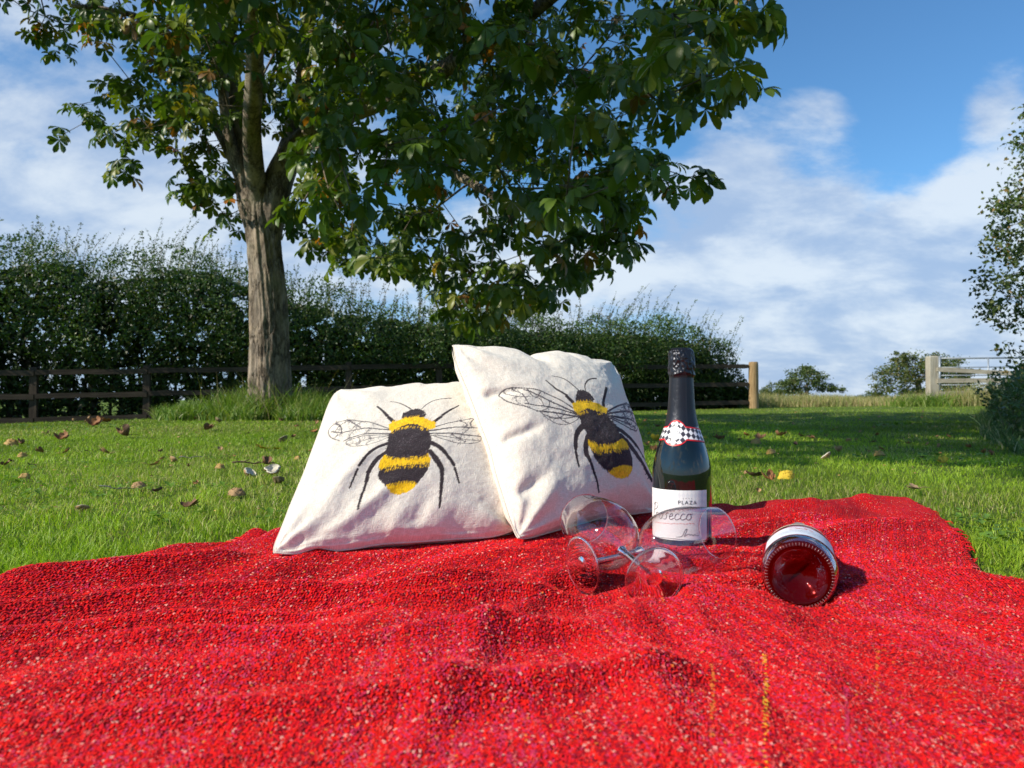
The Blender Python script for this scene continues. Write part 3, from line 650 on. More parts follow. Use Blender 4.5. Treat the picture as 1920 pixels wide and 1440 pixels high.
BEE2 = dict(
 fore=[([(675, 300), (740, 350), (800, 385)], 8, 15), ([(800, 392), (842, 425)], 18, 20), ([(1027, 362), (1022, 400), (1020, 432)], 10, 9), ([(1018, 438), (1022, 455)], 12, 14)],
 ant=[[(705, 270), (760, 278), (820, 315), (868, 355)], [(912, 368), (905, 330), (925, 305), (968, 305)]],
 head=[(858, 388), (866, 358), (905, 362), (940, 385), (967, 420), (950, 434), (900, 428), (862, 424)],
 eyes=[(870, 385), (950, 415)],
 collar=[(836, 433), (880, 420), (940, 426), (990, 443), (1042, 475), (1036, 502), (990, 505), (930, 480), (900, 490), (875, 495), (845, 465)],
 thorax=[(880, 490), (930, 464), (990, 488), (1038, 500), (1060, 545), (1095, 590), (1110, 640), (1130, 668), (1080, 693), (1000, 693), (940, 660), (925, 610), (895, 560), (885, 520)],
 band=[(932, 655), (1000, 690), (1080, 692), (1130, 665), (1155, 695), (1170, 735), (1120, 747), (1050, 737), (990, 752), (950, 722), (935, 690)],
 dark=[(950, 722), (990, 748), (1050, 731), (1120, 742), (1170, 733), (1187, 790), (1188, 840), (1140, 829), (1085, 839), (1050, 857), (1000, 810), (965, 760)],
 tip=[(1050, 857), (1085, 837), (1140, 827), (1188, 838), (1183, 870), (1165, 900), (1130, 912), (1095, 900), (1065, 880)],
 mid=[([(905, 572), (870, 610), (858, 660), (855, 722)], 26, 18), ([(855, 738), (862, 785), (870, 834)], 14, 11), ([(1095, 600), (1150, 640), (1210, 700), (1255, 757)], 18, 13), ([(1262, 770), (1290, 800), (1320, 830)], 9, 7)],
 hind=[([(935, 635), (918, 690), (922, 757)], 22, 24), ([(924, 757), (955, 830), (980, 920), (990, 995)], 20, 10), ([(1120, 655), (1170, 705), (1222, 770)], 20, 20), ([(1222, 770), (1265, 830), (1312, 920)], 16, 9)],
 wings=[([(885, 490), (820, 445), (740, 400), (650, 365), (560, 345), (470, 333), (415, 345), (397, 385), (420, 420), (480, 445), (560, 470), (620, 495)], 5), ([(880, 498), (780, 455), (650, 400), (540, 352)], 7), ([(880, 505), (760, 468), (640, 455), (540, 445)], 6), ([(880, 514), (780, 500), (690, 492), (610, 492)], 7),
        ([(640, 500), (680, 540), (750, 570), (820, 565), (870, 535), (885, 515)], 4), ([(860, 515), (780, 530), (700, 525), (650, 510)], 4), ([(470, 335), (520, 370), (540, 400)], 5), ([(430, 345), (480, 400), (580, 398)], 5), ([(540, 400), (560, 440)], 5), ([(560, 350), (590, 400), (640, 405), (660, 455)], 5), ([(640, 370), (620, 400)], 4), ([(700, 425), (690, 470), (640, 490)], 4), ([(480, 400), (500, 440), (560, 470)], 3), ([(740, 500), (760, 530), (820, 560)], 4), ([(690, 525), (740, 540), (800, 500)], 4),
        ([(1038, 498), (1090, 467), (1150, 457), (1195, 458), (1212, 490), (1222, 520)], 5), ([(1042, 508), (1120, 500), (1215, 515)], 6), ([(1045, 520), (1130, 540), (1190, 560), (1232, 582)], 7), ([(1055, 535), (1120, 570), (1180, 612), (1215, 627), (1230, 600), (1222, 570)], 4),
        ([(1060, 530), (1130, 560), (1210, 605)], 4), ([(1130, 460), (1150, 500)], 4), ([(1185, 460), (1160, 480), (1180, 512)], 4), ([(1130, 505), (1150, 545)], 3), ([(1190, 515), (1200, 560)], 4), ([(1150, 560), (1180, 600)], 3)])
def bee(cv, B, flip=1):
    for pts, w_ in B['wings']: cv.line(pts, w_*1.25, w_*.9, (.04, .03, .04), 1.0, jit=.6)
    for pts, w_ in B['wings']:
        p = np.array(pts, float)
        for k in range(9):
            a = p[cv.r.integers(len(p))]; b = p[cv.r.integers(len(p))]; c = a+(b-a)*cv.r.random()
            cv.line([c, c+cv.r.normal(0, 9, 2), c+cv.r.normal(0, 12, 2)], 3.0, 1.8, (.12, .10, .11), .85)
    for pts in B['ant']: cv.line(pts, 5, 8, INK)
    for pts, a, b in B['fore']: cv.line(pts, a, b, INK, jit=.4)
    for pts, a, b in B['mid']: spiky_leg(cv, pts, a, b, 6)
    for pts, a, b in B['hind']: spiky_leg(cv, pts, a, b, 12)
    cv.poly(B['head'], INK, 2.2)
    cv.poly(B['collar'], YEL, 2.0); cv.poly(B['thorax'], INK, 2.6)
    cv.poly(B['band'], YEL, 2.0); cv.poly(B['tip'], YEL, 2.0); cv.poly(B['dark'], INK, 2.0)
    c = np.mean(B['thorax'], 0); tail = np.mean(B['tip'], 0); dv = (tail-c)/np.hypot(*(tail-c)); dv = tuple(dv)
    up = (-dv[0], -dv[1])
    hairs(cv, B['collar'][:7], up, 60, 10, 2.4, YEL); hairs(cv, B['collar'][7:], dv, 60, 14, 2.2, YEL)
    hairs(cv, B['thorax'][8:13], dv, 90, 18, 2.4, INK); hairs(cv, B['thorax'][13:], (-1, .2), 50, 9, 2.2, INK); hairs(cv, B['thorax'][4:8], (1, .2), 50, 9, 2.2, INK)
    d = B['dark']; hairs(cv, d[:6], up, 90, 15, 2.4, INK); hairs(cv, d[8:13], dv, 80, 15, 2.4, INK)
    hairs(cv, B['band'][6:11], dv, 60, 12, 2.2, YEL); hairs(cv, B['head'], up, 30, 8, 2.2, INK)
    th = np.array(B['thorax'])
    for k in range(60):       # pale hairs drawn over the dark fur
        q = np.mean(th[cv.r.integers(0, len(th), 3)], 0); l = cv.r.uniform(8, 16); a = cv.r.normal(0, .5)
        cv.line([q, (q[0]+(dv[0]-a*dv[1])*l, q[1]+(dv[1]+a*dv[0])*l)], 1.3, .8, (.22, .17, .19), .55, smooth=False)
    for e in B['eyes']: cv.line([(e[0]-2, e[1]), (e[0]+3, e[1]+1)], 12, 10, (.05, .04, .04)); cv.line([(e[0], e[1]-2), (e[0]+1, e[1])], 3, 3, (.3, .28, .28))

COTTON, t, b = new_mat('calico_cotton'); tc = t.add('ShaderNodeTexCoord'); uvn = t.add('ShaderNodeUVMap'); uvn.uv_map = 'UVMap'
at = t.add('ShaderNodeVertexColor'); at.layer_name = 'Col'
def thread(ax, sc, dist):
    mp = t.add('ShaderNodeMapping'); t.l.new(uvn.outputs[0], mp.inputs[0]); s = [sc*.18, sc*.18, 1]; s[ax] = sc; mp.inputs['Scale'].default_value = s
    return t.noise(mp.outputs[0], 1.0, 2, .5, dist)
wa = thread(0, 250, .3); wb = thread(1, 250, .3); nn = t.noise(uvn.outputs[0], 190, 3, .7); slub = thread(1, 120, 0); flk = t.noise(uvn.outputs[0], 150, 1, .4)
hgt = t.math('ADD', t.math('MAXIMUM', wa.outputs[0], wb.outputs[0]), t.math('MULTIPLY', nn.outputs[0], .5))
c = t.mix(t.smooth(hgt, .66, 1.0), (.68, .605, .50), (.86, .80, .70))
big = t.noise(uvn.outputs[0], 5, 3, .5); c = t.mix(t.math('MULTIPLY', big.outputs[0], .25), c, (.86, .74, .60))
c = t.mix(t.smooth(flk.outputs[0], .755, .80), c, (.35, .25, .16))
ink = t.math('MULTIPLY', at.outputs['Alpha'], t.ramp(t.math('ADD', t.math('MULTIPLY', at.outputs['Alpha'], .6), t.math('MULTIPLY', hgt, .5)), [(0, (0, 0, 0)), (.42, (0, 0, 0)), (.62, (1, 1, 1))]))
inkc = t.mix(t.math('MULTIPLY', t.smooth(nn.outputs[0], .55, .75), .28), at.outputs[0], (.55, .5, .45))
c = t.mix(ink, c, inkc)
t.put(b.inputs['Base Color'], c); b.inputs['Roughness'].default_value = .92; b.inputs['Specular IOR Level'].default_value = .15; b.inputs['Sheen Weight'].default_value = .15
bump(t, b, hgt, .75, .0014)

def cushion(name, c00, c10, c11, c01, thick, print_, B_, label, seed, n=285, bow=.035, crumple=(), wk=1.0, notch=0.0):
    """corners: bottom-left, bottom-right, top-right, top-left; sewn front and back panels, filled between"""
    c00, c10, c11, c01 = map(np.array, (c00, c10, c11, c01))
    root = empty(name, (c00+c10)/2); tag(root, label, 'cushion', 'calico cushions printed with bees')
    nrm = np.cross(c10-c00, c01-c00); nrm /= np.linalg.norm(nrm)
    def surf(u, v, side, plain=False):
        U, V = u*2-1, v*2-1
        b_ = bow*.5
        uu = u - b_*np.sign(U)*np.abs(U)**3*(1-V**2)*1.0; vv = v - b_*np.sign(V)*np.abs(V)**3*(1-U**2)
        uu = uu+.006*vnoise(v*7, seed)*np.abs(U)**4; vv = vv+.006*vnoise(u*7, seed+5)*np.abs(V)**4
        cr_ = (np.abs(U)*np.abs(V))**7; uu = uu-.022*np.sign(U)*cr_; vv = vv-.022*np.sign(V)*cr_
        vv = vv-notch*np.exp(-((u-.40)/.05)**2)*v**5+notch*.5*np.exp(-((u-.60)/.12)**2)*v**5
        p = (c00*((1-uu)*(1-vv))[..., None]+c10*(uu*(1-vv))[..., None]+c11*(uu*vv)[..., None]+c01*((1-uu)*vv)[..., None])
        e = np.clip(1-U**2, 0, 1)*np.clip(1-V**2, 0, 1)
        dome = np.clip(1-U**2, 0, 1)**.52*np.clip(1-V**2, 0, 1)**(.52-.12*(1-v))
        ed = np.minimum(np.minimum(u, 1-u), np.minimum(v, 1-v))
        h = thick*.5*dome
        if plain: return p+nrm*h[..., None]
        # wrinkles that start at the seams and fade into the panel
        wr = 0
        for (dist, along, ph) in ((u, v, 0), (1-u, v, 3), (v, u, 7), (1-v, u, 11)):
            wr = wr+.0045*vnoise(along*8+.5*vnoise(dist*5, ph, 0, seed), dist*2.2, ph, seed+int(ph))*np.exp(-dist/.13)*sstep(0, .02, dist)
            wr = wr+.003*vnoise(along*22, dist*4, ph, seed+50+int(ph))*np.exp(-dist/.05)*sstep(0, .01, dist)
        for cx_, cy_ in ((0, 0), (1, 0), (1, 1), (0, 1)):
            dd = np.hypot(u-cx_, v-cy_); an = np.arctan2(np.abs(v-cy_), np.abs(u-cx_)+1e-6)
            wr = wr+.0035*np.sin(an*9+seed+cx_*2+cy_*5)*np.exp(-((dd-.17)/.13)**2)*sstep(0, .04, ed)
        wr = wr+.004*fbm(u*3, v*3, 0, seed+9, 3)*sstep(0, .1, ed)+.0006*fbm(u*22, v*22, 0, seed+19, 3)*sstep(0, .02, ed)
        for (u0, v0, u1, v1, wd, hh) in crumple:
            ab = np.array([u1-u0, v1-v0]); L = np.hypot(*ab); ab = ab/L
            s = (u-u0)*ab[0]+(v-v0)*ab[1]; q = -(u-u0)*ab[1]+(v-v0)*ab[0]+.015*np.sin(s*11)
            wr = wr+hh*np.exp(-(q/wd)**2)*sstep(-.07, .07, s)*sstep(L+.1, L-.1, s)*sstep(0, .06, ed)
        seam = -.0016*np.exp(-((ed-.012)/.005)**2)
        h = h+wr*wk+seam
        h = np.maximum(h, -.001)
        q = p+nrm*(h*(1.0 if side > 0 else -0.9))[..., None]
        return q
    g_ = np.linspace(.04, .96, 60); U_, V_ = np.meshgrid(g_, g_); q_ = surf(U_, V_, 1, True); a_, b_, _ = proj(q_)
    nn_ = np.cross(np.gradient(q_, axis=1), np.gradient(q_, axis=0)); vis = np.sum(nn_*(q_-np.array([0, 0, CAMZ])), -1) < 0
    print_.fit(a_[vis], b_[vis], U_[vis], V_[vis]); bee(print_, B_)
    front_n = n
    for side, nm, k in ((1, 'front_panel', front_n), (-1, 'back_panel', 110)):
        g = np.linspace(0, 1, k); U, V = np.meshgrid(g, g); q = surf(U, V, side)
        fl = blanket_z(q[..., 0], q[..., 1])+.001; q[..., 2] = np.maximum(q[..., 2], np.where(q[..., 2] < .08, fl, -1))
        col = print_.sample(U, V) if side > 0 else np.zeros((k, k, 4))
        mbx = MB(); F = grid_faces(k, k); F = F if side > 0 else F[:, ::-1]
        mbx.add(q.reshape(-1, 3), F, col.reshape(-1, 4)); mbx.build(nm, COTTON, root, uv=np.stack([U.ravel(), V.ravel()], -1)+(0 if side > 0 else 2))
    # welt of the seam
    e = np.linspace(0, 1, 160); z0 = np.zeros_like(e); z1 = np.ones_like(e)
    ring = np.vstack([surf(a, b_, 1) for a, b_ in ((e[:-1], z0[:-1]), (z1[:-1], e[:-1]), (e[::-1][:-1], z1[:-1]), (z0[:-1], e[::-1][:-1]))])
    fl = blanket_z(ring[:, 0], ring[:, 1])+.0015; ring[:, 2] = np.maximum(ring[:, 2], np.where(ring[:, 2] < .08, fl, -1))
    mbx = MB(); tube(mbx, np.vstack([ring, ring[:1]]), .0013, 6, (0, 0, 0, 0), cap=False); ns_ = len(np.vstack(mbx.v)); mbx.build('seam', COTTON, root, uv=np.random.default_rng(1).random((ns_, 2)))
    return root
# left cushion
L00, L10, L01 = np.array([-.335, 1.055, .034]), np.array([.012, 1.215, .036]), np.array([-.322, 1.385, .268]); L11 = np.array([.035, 1.50, .287])
cushion('cushion', L00, L10, L11, L01, .115, Canvas(lambda X, Y: (480+X/3, 600+Y/3)), BEE1, 'cream calico cushion on the left, lower and leaning back, bumblebee print upright', 3, bow=.03,
        crumple=((.03, .03, .30, .42, .05, .010), (.16, .02, .40, .20, .035, .006), (.50, 0, .54, .14, .04, -.006)))
R00, R10, R11, R01 = np.array([.006, 1.160, .034]), np.array([.275, 1.44, .040]), np.array([.207, 1.59, .330]), np.array([-.118, 1.375, .355])
cushion('cushion', R00, R10, R11, R01, .15, Canvas(lambda X, Y: (820+X/3.2727, 620+Y/3.2727)), BEE2, 'cream calico cushion on the right, standing taller on one corner, bumblebee print tilted', 8, bow=.06, notch=.035,
        crumple=((.0, .66, .16, .66, .022, -.010), (.0, .42, .18, .45, .022, -.009), (.0, .17, .14, .22, .03, -.008), (.36, 1.0, .44, .88, .035, -.010), (.62, 1.0, .66, .9, .03, -.007)))
# ------------------------------------------------------------------ upright bottle
def wall_map(cx, cy, cz, prof):
    prof = np.array(prof)
    def rad(h): return np.interp(h, prof[:, 1], prof[:, 0])
    def f(th, h, off=0.0):
        """th measured from the side that faces the viewer, positive to the right"""
        r = rad(h)+off; return np.stack([cx+r*np.sin(th), cy-r*np.cos(th), cz+h], -1)
    return f
def smooth_prof(p, n=90):
    p = np.array(p, float); d = np.concatenate([[0], np.cumsum(np.hypot(*np.diff(p, axis=0).T))]); s = np.linspace(0, d[-1], n)
    q = np.stack([np.interp(s, d, p[:, 0]), np.interp(s, d, p[:, 1])], -1)
    for _ in range(4): q[1:-1] = q[:-2]*.25+q[1:-1]*.5+q[2:]*.25
    return q
BX, BY = .258, 1.172; BZ = .0335
bp = [(.030, .004), (.0385, .0), (.0425, .0035), (.0437, .010), (.0440, .05), (.0440, .105), (.0433, .118), (.0410, .132), (.0370, .147), (.0318, .161), (.0268, .175), (.0228, .190), (.0203, .205), (.0188, .225), (.0174, .255), (.0170, .262), (.0163, .290), (.0150, .300)]
bps = smooth_prof([(r_, h_*(.973 if h_ < .2 else .973)) for r_, h_ in bp], 120)
DGLASS, t, b = new_mat('dark_green_glass'); b.inputs['Base Color'].default_value = (.004, .008, .007, 1); b.inputs['Roughness'].default_value = .035; b.inputs['IOR'].default_value = 1.55
b.inputs['Coat Weight'].default_value = .6; b.inputs['Coat Roughness'].default_value = .02
tc = t.add('ShaderNodeTexCoord'); n = t.noise(tc.outputs['Object'], 30, 2); bump(t, b, n.outputs[0], .08, .002)
FOIL, t, b = new_mat('black_foil'); b.inputs['Base Color'].default_value = (.035, .036, .042, 1); b.inputs['Metallic'].default_value = .75; b.inputs['Roughness'].default_value = .33
tc = t.add('ShaderNodeTexCoord'); n = t.noise(tc.outputs['Object'], 900, 3, .6); n2 = t.noise(tc.outputs['Object'], 160, 5, .7, .8); bump(t, b, t.math('ADD', t.math('MULTIPLY', n.outputs[0], .3), n2.outputs[0]), .35, .0012)
PAPER = simple_mat('label_paper', (.80, .80, .78), .55, nscale=300, var=.03, bstr=.1, bdist=.0003)
REDP = simple_mat('red_print', (.62, .012, .015), .4, nscale=300, var=.05, bstr=0)
INKM = simple_mat('black_print', (.03, .03, .035), .5, nscale=300, var=.1, bstr=0)
SILV = simple_mat('grey_print', (.18, .18, .19), .4, nscale=300, var=.1, bstr=0)
REDT = simple_mat('pale_red_print', (.75, .16, .13), .5, nscale=300, var=.1, bstr=0)
bot = empty('wine_bottle', (BX, BY, BZ)); tag(bot, 'dark green sparkling wine bottle standing upright with black foil neck and chequered collar label', 'bottle', 'wine bottles on the blanket')
BF = wall_map(BX, BY, BZ, bps)
mb = MB(); lathe(mb, np.vstack([[(0, .012), (.018, .010)], bps]), 96, lambda V: V+np.array([BX, BY, BZ])); mb.build('glass_body', DGLASS, bot)
# foil capsule, pinched and crumpled round the cork
nh, na = 150, 128; hh = np.linspace(.177, .2955, nh); A = np.linspace(0, 2*np.pi, na, endpoint=False); AA, HH = np.meshgrid(A, hh)
cr = sstep(.249, .262, HH)
rr = np.interp(HH, bps[:, 1], bps[:, 0])+.0007
rr = rr+cr*(.0018+.0011*np.sin(HH*2200*.06)*0+.0016*np.abs(vnoise(np.cos(AA)*3.3+HH*60, np.sin(AA)*3.3, HH*90, 3))+.0008*vnoise(np.cos(AA)*7, np.sin(AA)*7, HH*260, 5))
rr = rr+.0022*np.exp(-((HH-.256-.002*np.sin(AA*3))/.0022)**2)*(.6+.6*vnoise(np.cos(AA)*4, np.sin(AA)*4, 0, 8))
rr = rr+(1-cr)*(.00028*vnoise(np.cos(AA)*2.5, np.sin(AA)*2.5, HH*22, 13)+.0007*np.exp(-((AA-4.9-.5*(HH-.2))/.05)**2))
topk = sstep(.2895, .2955, HH); rr = rr*(1-.22*topk**2)
edge_h = .181+.004*np.sin(AA+2)
V = np.stack([BX+rr*np.cos(AA), BY+rr*np.sin(AA), BZ+HH], -1).reshape(-1, 3)
mb = MB(); c0 = len(V); V = np.vstack([V, (BX, BY, BZ+.2965)]); i = np.arange(na); o = (nh-1)*na
mb.add(V, [grid_faces(na, nh, True), np.stack([o+i, o+(i+1) % na, np.full(na, c0)], 1)]); mb.build('foil_capsule', FOIL, bot)
# labels: curved paper laid on the glass
def patch(f, th0, th1, lo, hi, off, n=60, k=24):
    th = np.linspace(th0, th1, n); L = np.array([lo(a) for a in th]); Hh = np.array([hi(a) for a in th]); s = np.linspace(0, 1, k)[:, None]
    TH = np.repeat(th[None], k, 0); Hm = L[None]*(1-s)+Hh[None]*s
    return f(TH.ravel(), Hm.ravel(), off), grid_faces(n, k), TH.ravel(), Hm.ravel()
TH0 = math.radians(-31)
def med(a, grow=0.0):
    """outline of the collar label: a rounded medallion with narrow wings"""
    d = abs(a-TH0)*.034; core = .0170*math.sqrt(max(0, 1-(d/.021)**2)) if d < .021 else 0
    return max(core, .0082)+grow
mid_h = lambda a: .1635+.004*math.cos(a-TH0)
V, F, TH, HM = patch(BF, TH0-math.pi*.98, TH0+math.pi*.98, lambda a: mid_h(a)-med(a, .0022), lambda a: mid_h(a)+med(a, .0022), .0009, 150, 20)
mb = MB(); mb.add(V, F); mb.build('collar_border', REDP, bot)
CHECK, t, b = new_mat('chequered_paper'); u = t.add('ShaderNodeUVMap'); u.uv_map = 'UVMap'; mp = t.add('ShaderNodeMapping'); t.l.new(u.outputs[0], mp.inputs[0]); mp.inputs['Rotation'].default_value = (0, 0, math.pi/4+.1)
ck = t.add('ShaderNodeTexChecker'); t.l.new(mp.outputs[0], ck.inputs[0]); ck.inputs[3].default_value = 1/.0064; ck.inputs[1].default_value = (.80, .80, .80, 1); ck.inputs[2].default_value = (.045, .04, .055, 1)
sp = t.add('ShaderNodeSeparateXYZ'); t.l.new(u.outputs[0], sp.inputs[0])
rad_ = t.math('SQRT', t.math('ADD', t.math('POWER', sp.outputs[0], 2.0), t.math('POWER', sp.outputs[1], 2.0)))
c = t.mix(t.math('LESS_THAN', rad_, .0100), ck.outputs[0], (.80, .80, .80)); t.put(b.inputs['Base Color'], c); b.inputs['Roughness'].default_value = .35
V, F, TH, HM = patch(BF, TH0-math.pi*.975, TH0+math.pi*.975, lambda a: mid_h(a)-med(a), lambda a: mid_h(a)+med(a), .0012, 190, 20)
uv = np.stack([(TH-TH0)*.034, HM-np.array([mid_h(a) for a in TH])], -1)
mb = MB(); mb.add(V, F); mb.build('collar_label', CHECK, bot, uv=uv)
LTH = math.radians(-29); LW = math.radians(70)
LBL, t, b = new_mat('harlequin_paper'); u = t.add('ShaderNodeUVMap'); u.uv_map = 'UVMap'; mp = t.add('ShaderNodeMapping'); t.l.new(u.outputs[0], mp.inputs[0]); mp.inputs['Scale'].default_value = (1, .62, 1)
mp2 = t.add('ShaderNodeMapping'); t.l.new(mp.outputs[0], mp2.inputs[0]); mp2.inputs['Rotation'].default_value = (0, 0, math.pi/4)
ck = t.add('ShaderNodeTexChecker'); t.l.new(mp2.outputs[0], ck.inputs[0]); ck.inputs[3].default_value = 1/.0042; ck.inputs[1].default_value = (.80, .80, .78, 1); ck.inputs[2].default_value = (.70, .71, .72, 1)
sp = t.add('ShaderNodeSeparateXYZ'); t.l.new(u.outputs[0], sp.inputs[0])
c = t.mix(t.smooth(sp.outputs[1], .052, .044), ck.outputs[0], (.80, .80, .78)); t.put(b.inputs['Base Color'], c); b.inputs['Roughness'].default_value = .5
V, F, TH, HM = patch(BF, LTH-LW, LTH+LW, lambda a: .011, lambda a: .0842, .0004, 70, 12)
mb = MB(); mb.add(V, F); mb.build('front_label', LBL, bot, uv=np.stack([(TH-LTH)*.044, HM], -1))
def ribbons(name, strokes, mat, f, th0, R, w, parent, off=.0008):
    """strokes: lists of (x,y) metres on the label, x from its centre"""
    mb = MB()
    for st in strokes:
        p = np.array(st, float)
        if len(p) > 2:
            for _ in range(2):
                q = [p[0]]
                for a, b_ in zip(p[:-1], p[1:]): q += [a*.75+b_*.25, a*.25+b_*.75]
                p = np.array(q+[p[-1]])
        T = unit(np.gradient(p, axis=0)); N = np.stack([-T[:, 1], T[:, 0]], -1)*w/2
        A_ = np.vstack([p+N, p-N]); n = len(p)
        V = f(th0+A_[:, 0]/R, A_[:, 1], off); i = np.arange(n-1)
        mb.add(V, np.stack([i, i+n, i+n+1, i+1], 1))
    return mb.build(name, mat, parent)
def text_mesh(name, txt, size, x, y, mat, f, th0, R, parent, shear=0.0, off=.0008, space=1.0, bend=0.0):
    cu = bpy.data.curves.new(name, 'FONT'); cu.body = txt; cu.size = size; cu.align_x = 'CENTER'; cu.shear = shear; cu.space_character = space; cu.resolution_u = 4
    o = bpy.data.objects.new(name+'_tmp', cu); COL.objects.link(o); dg = bpy.context.evaluated_depsgraph_get(); dg.update()
    me = bpy.data.meshes.new_from_object(o.evaluated_get(dg)); bpy.data.objects.remove(o); bpy.data.curves.remove(cu)
    co = np.zeros(len(me.vertices)*3); me.vertices.foreach_get('co', co); co = co.reshape(-1, 3)
    X_ = co[:, 0]+x; Y_ = co[:, 1]+y+bend*co[:, 0]**2
    me.vertices.foreach_set('co', f(th0+X_/R, Y_, off).astype(np.float32).ravel()); me.update()
    me.materials.clear(); me.materials.append(mat); me.name = name
    return link_mesh(name, me, parent)
text_mesh('collar_lettering', 'PLAZA', .0058, 0, .1660, SILV, BF, TH0, .034, bot, off=.0016, space=1.15)
text_mesh('collar_lettering', 'CENTRO', .0032, 0, .1622, SILV, BF, TH0, .034, bot, off=.0016, space=1.15)
text_mesh('label_lettering', 'PLAZA', .0078,   .0205, .0640, INKM, BF, LTH, .044, bot, space=1.25)
text_mesh('label_lettering', 'CENTRO', .0036, .0205, .0598, SILV, BF, LTH, .044, bot, space=1.3)
text_mesh('label_lettering', '* * * *', .0045, .0205, .0705, SILV, BF, LTH, .044, bot, space=1.2, bend=-12)
# flowing script word
def glyph(k):
    return {'P': ([[(.1, 0), (.3, .9), (.45, 1.9), (.5, 2.2)], [(.1, 1.9), (.4, 2.3), (1.0, 2.35), (1.25, 1.95), (1.0, 1.45), (.5, 1.25), (.35, 1.3)]], .75),
            'r': ([[(0, 0), (.15, .6), (.2, .95), (.35, .8), (.5, .98), (.7, .9)]], .75),
            'o': ([[(.45, .95), (.15, .75), (.1, .25), (.4, 0), (.75, .25), (.75, .7), (.45, .95), (.75, .85), (.95, .95)]], .95),
            's': ([[(.6, 1.0), (.35, .85), (.55, .4), (.35, .02), (0, .1)], [(.6, 1.0), (.75, .9)]], .8),
            'e': ([[(.1, .45), (.6, .6), (.6, .95), (.25, .85), (.1, .35), (.35, 0), (.8, .3)]], .8),
            'c': ([[(.65, .8), (.45, 1.0), (.15, .7), (.1, .25), (.4, 0), (.85, .3)]], .8)}[k]
x = -.0415; st = []; sc = .0104
for ch in 'Prosecco':
    g, adv = glyph(ch); st += [[(x+(a+.12*b_)*sc, .0395+b_*sc+(x+.04)*.02) for a, b_ in s_] for s_ in g]; x += adv*sc
ribbons('script_lettering', st, INKM, BF, LTH, .044, .0008, bot)
r = np.random.default_rng(2)
ribbons('small_print', [[(-.036+k*.0045+j*.0011, .0335+k*.0002+r.uniform(-.0006, .0006)) for j in range(4)] for k in range(15)], REDT, BF, LTH, .044, .0006, bot)
ribbons('signature', [[(.004, .016), (.013, .0165), (.017, .027), (.0205, .029), (.018, .022), (.0145, .0155), (.022, .022), (.024, .0185), (.026, .021), (.0285, .018), (.031, .0205), (.034, .018), (.038, .0185)]], INKM, BF, LTH, .044, .0006, bot)
ribbons('label_rule', [[(-.05+k*.005, .0125-.0008*math.sin(k*.5)) for k in range(20)]], SILV, BF, LTH, .044, .0007, bot)

# ------------------------------------------------------------------ bottle lying down, base to the viewer
FXb, FYb = LIE[0], LIE[1]; AXD = unit(np.array([.345, .94, .0])); R2 = .0432
FZ = LIE[4]+.0015
ORG = np.array([FXb, FYb, FZ+R2+.0005])
E1 = AXD; E3 = np.array([0, 0, 1.0]); E2 = np.cross(E1, E3)       # E2 points right of the axis
def lay(V): return ORG+V[:, 2:3]*E1+V[:, 0:1]*E2+V[:, 1:2]*E3
fp = [(.0, .022), (.010, .0205), (.020, .014), (.027, .006), (.0305, .002), (.033, .0), (.0365, .0015), (.0395, .005), (.0418, .010), (.0430, .017), (.0432, .03), (.0432, .092), (.0426, .107), (.0405, .124), (.037, .149), (.0315, .163), (.0265, .177), (.0225, .192), (.0195, .21), (.0175, .235), (.016, .27), (.0155, .3)]
fps = smooth_prof(fp, 130)
ROSE, t, b = new_mat('rose_wine_glass'); b.inputs['Base Color'].default_value = (.30, .008, .010, 1); b.inputs['Transmission Weight'].default_value = 1; b.inputs['Roughness'].default_value = .01; b.inputs['IOR'].default_value = 1.36
b.inputs['Specular IOR Level'].default_value = .35
tr = t.add('ShaderNodeBsdfTransparent'); tr.inputs[0].default_value = (.80, .30, .30, 1); ms = t.add('ShaderNodeMixShader'); ms.inputs[0].default_value = .55
t.l.new(b.outputs[0], ms.inputs[1]); t.l.new(tr.outputs[0], ms.inputs[2]); t.l.new(ms.outputs[0], t.n['Material Output'].inputs[0])
bt2 = empty('wine_bottle', ORG-np.array([0, 0, R2])); tag(bt2, 'rose wine bottle lying on its side with its dimpled dark red base facing the viewer', 'bottle', 'wine bottles on the blanket')
mb = MB(); lathe(mb, np.vstack([fps, [(0, .3)]]), 96, lay); mb.build('glass_body', ROSE, bt2)
WINE, t, b = new_mat('red_wine'); b.inputs['Base Color'].default_value = (.30, .004, .005, 1); b.inputs['Roughness'].default_value = .12; b.inputs['Specular IOR Level'].default_value = .12; b.inputs['Transmission Weight'].default_value = .5; b.inputs['IOR'].default_value = 1.33
inner = [(0, .028), (.012, .026), (.024, .018), (.032, .011), (.0375, .010), (.0405, .016), (.041, .03), (.041, .105), (.0405, .119), (.038, .132), (.034, .147), (.0285, .161), (.0235, .175), (.0195, .19), (.017, .21), (.0, .212)]
mb = MB(); lathe(mb, smooth_prof(inner, 60), 64, lay); mb.build('wine', WINE, bt2)
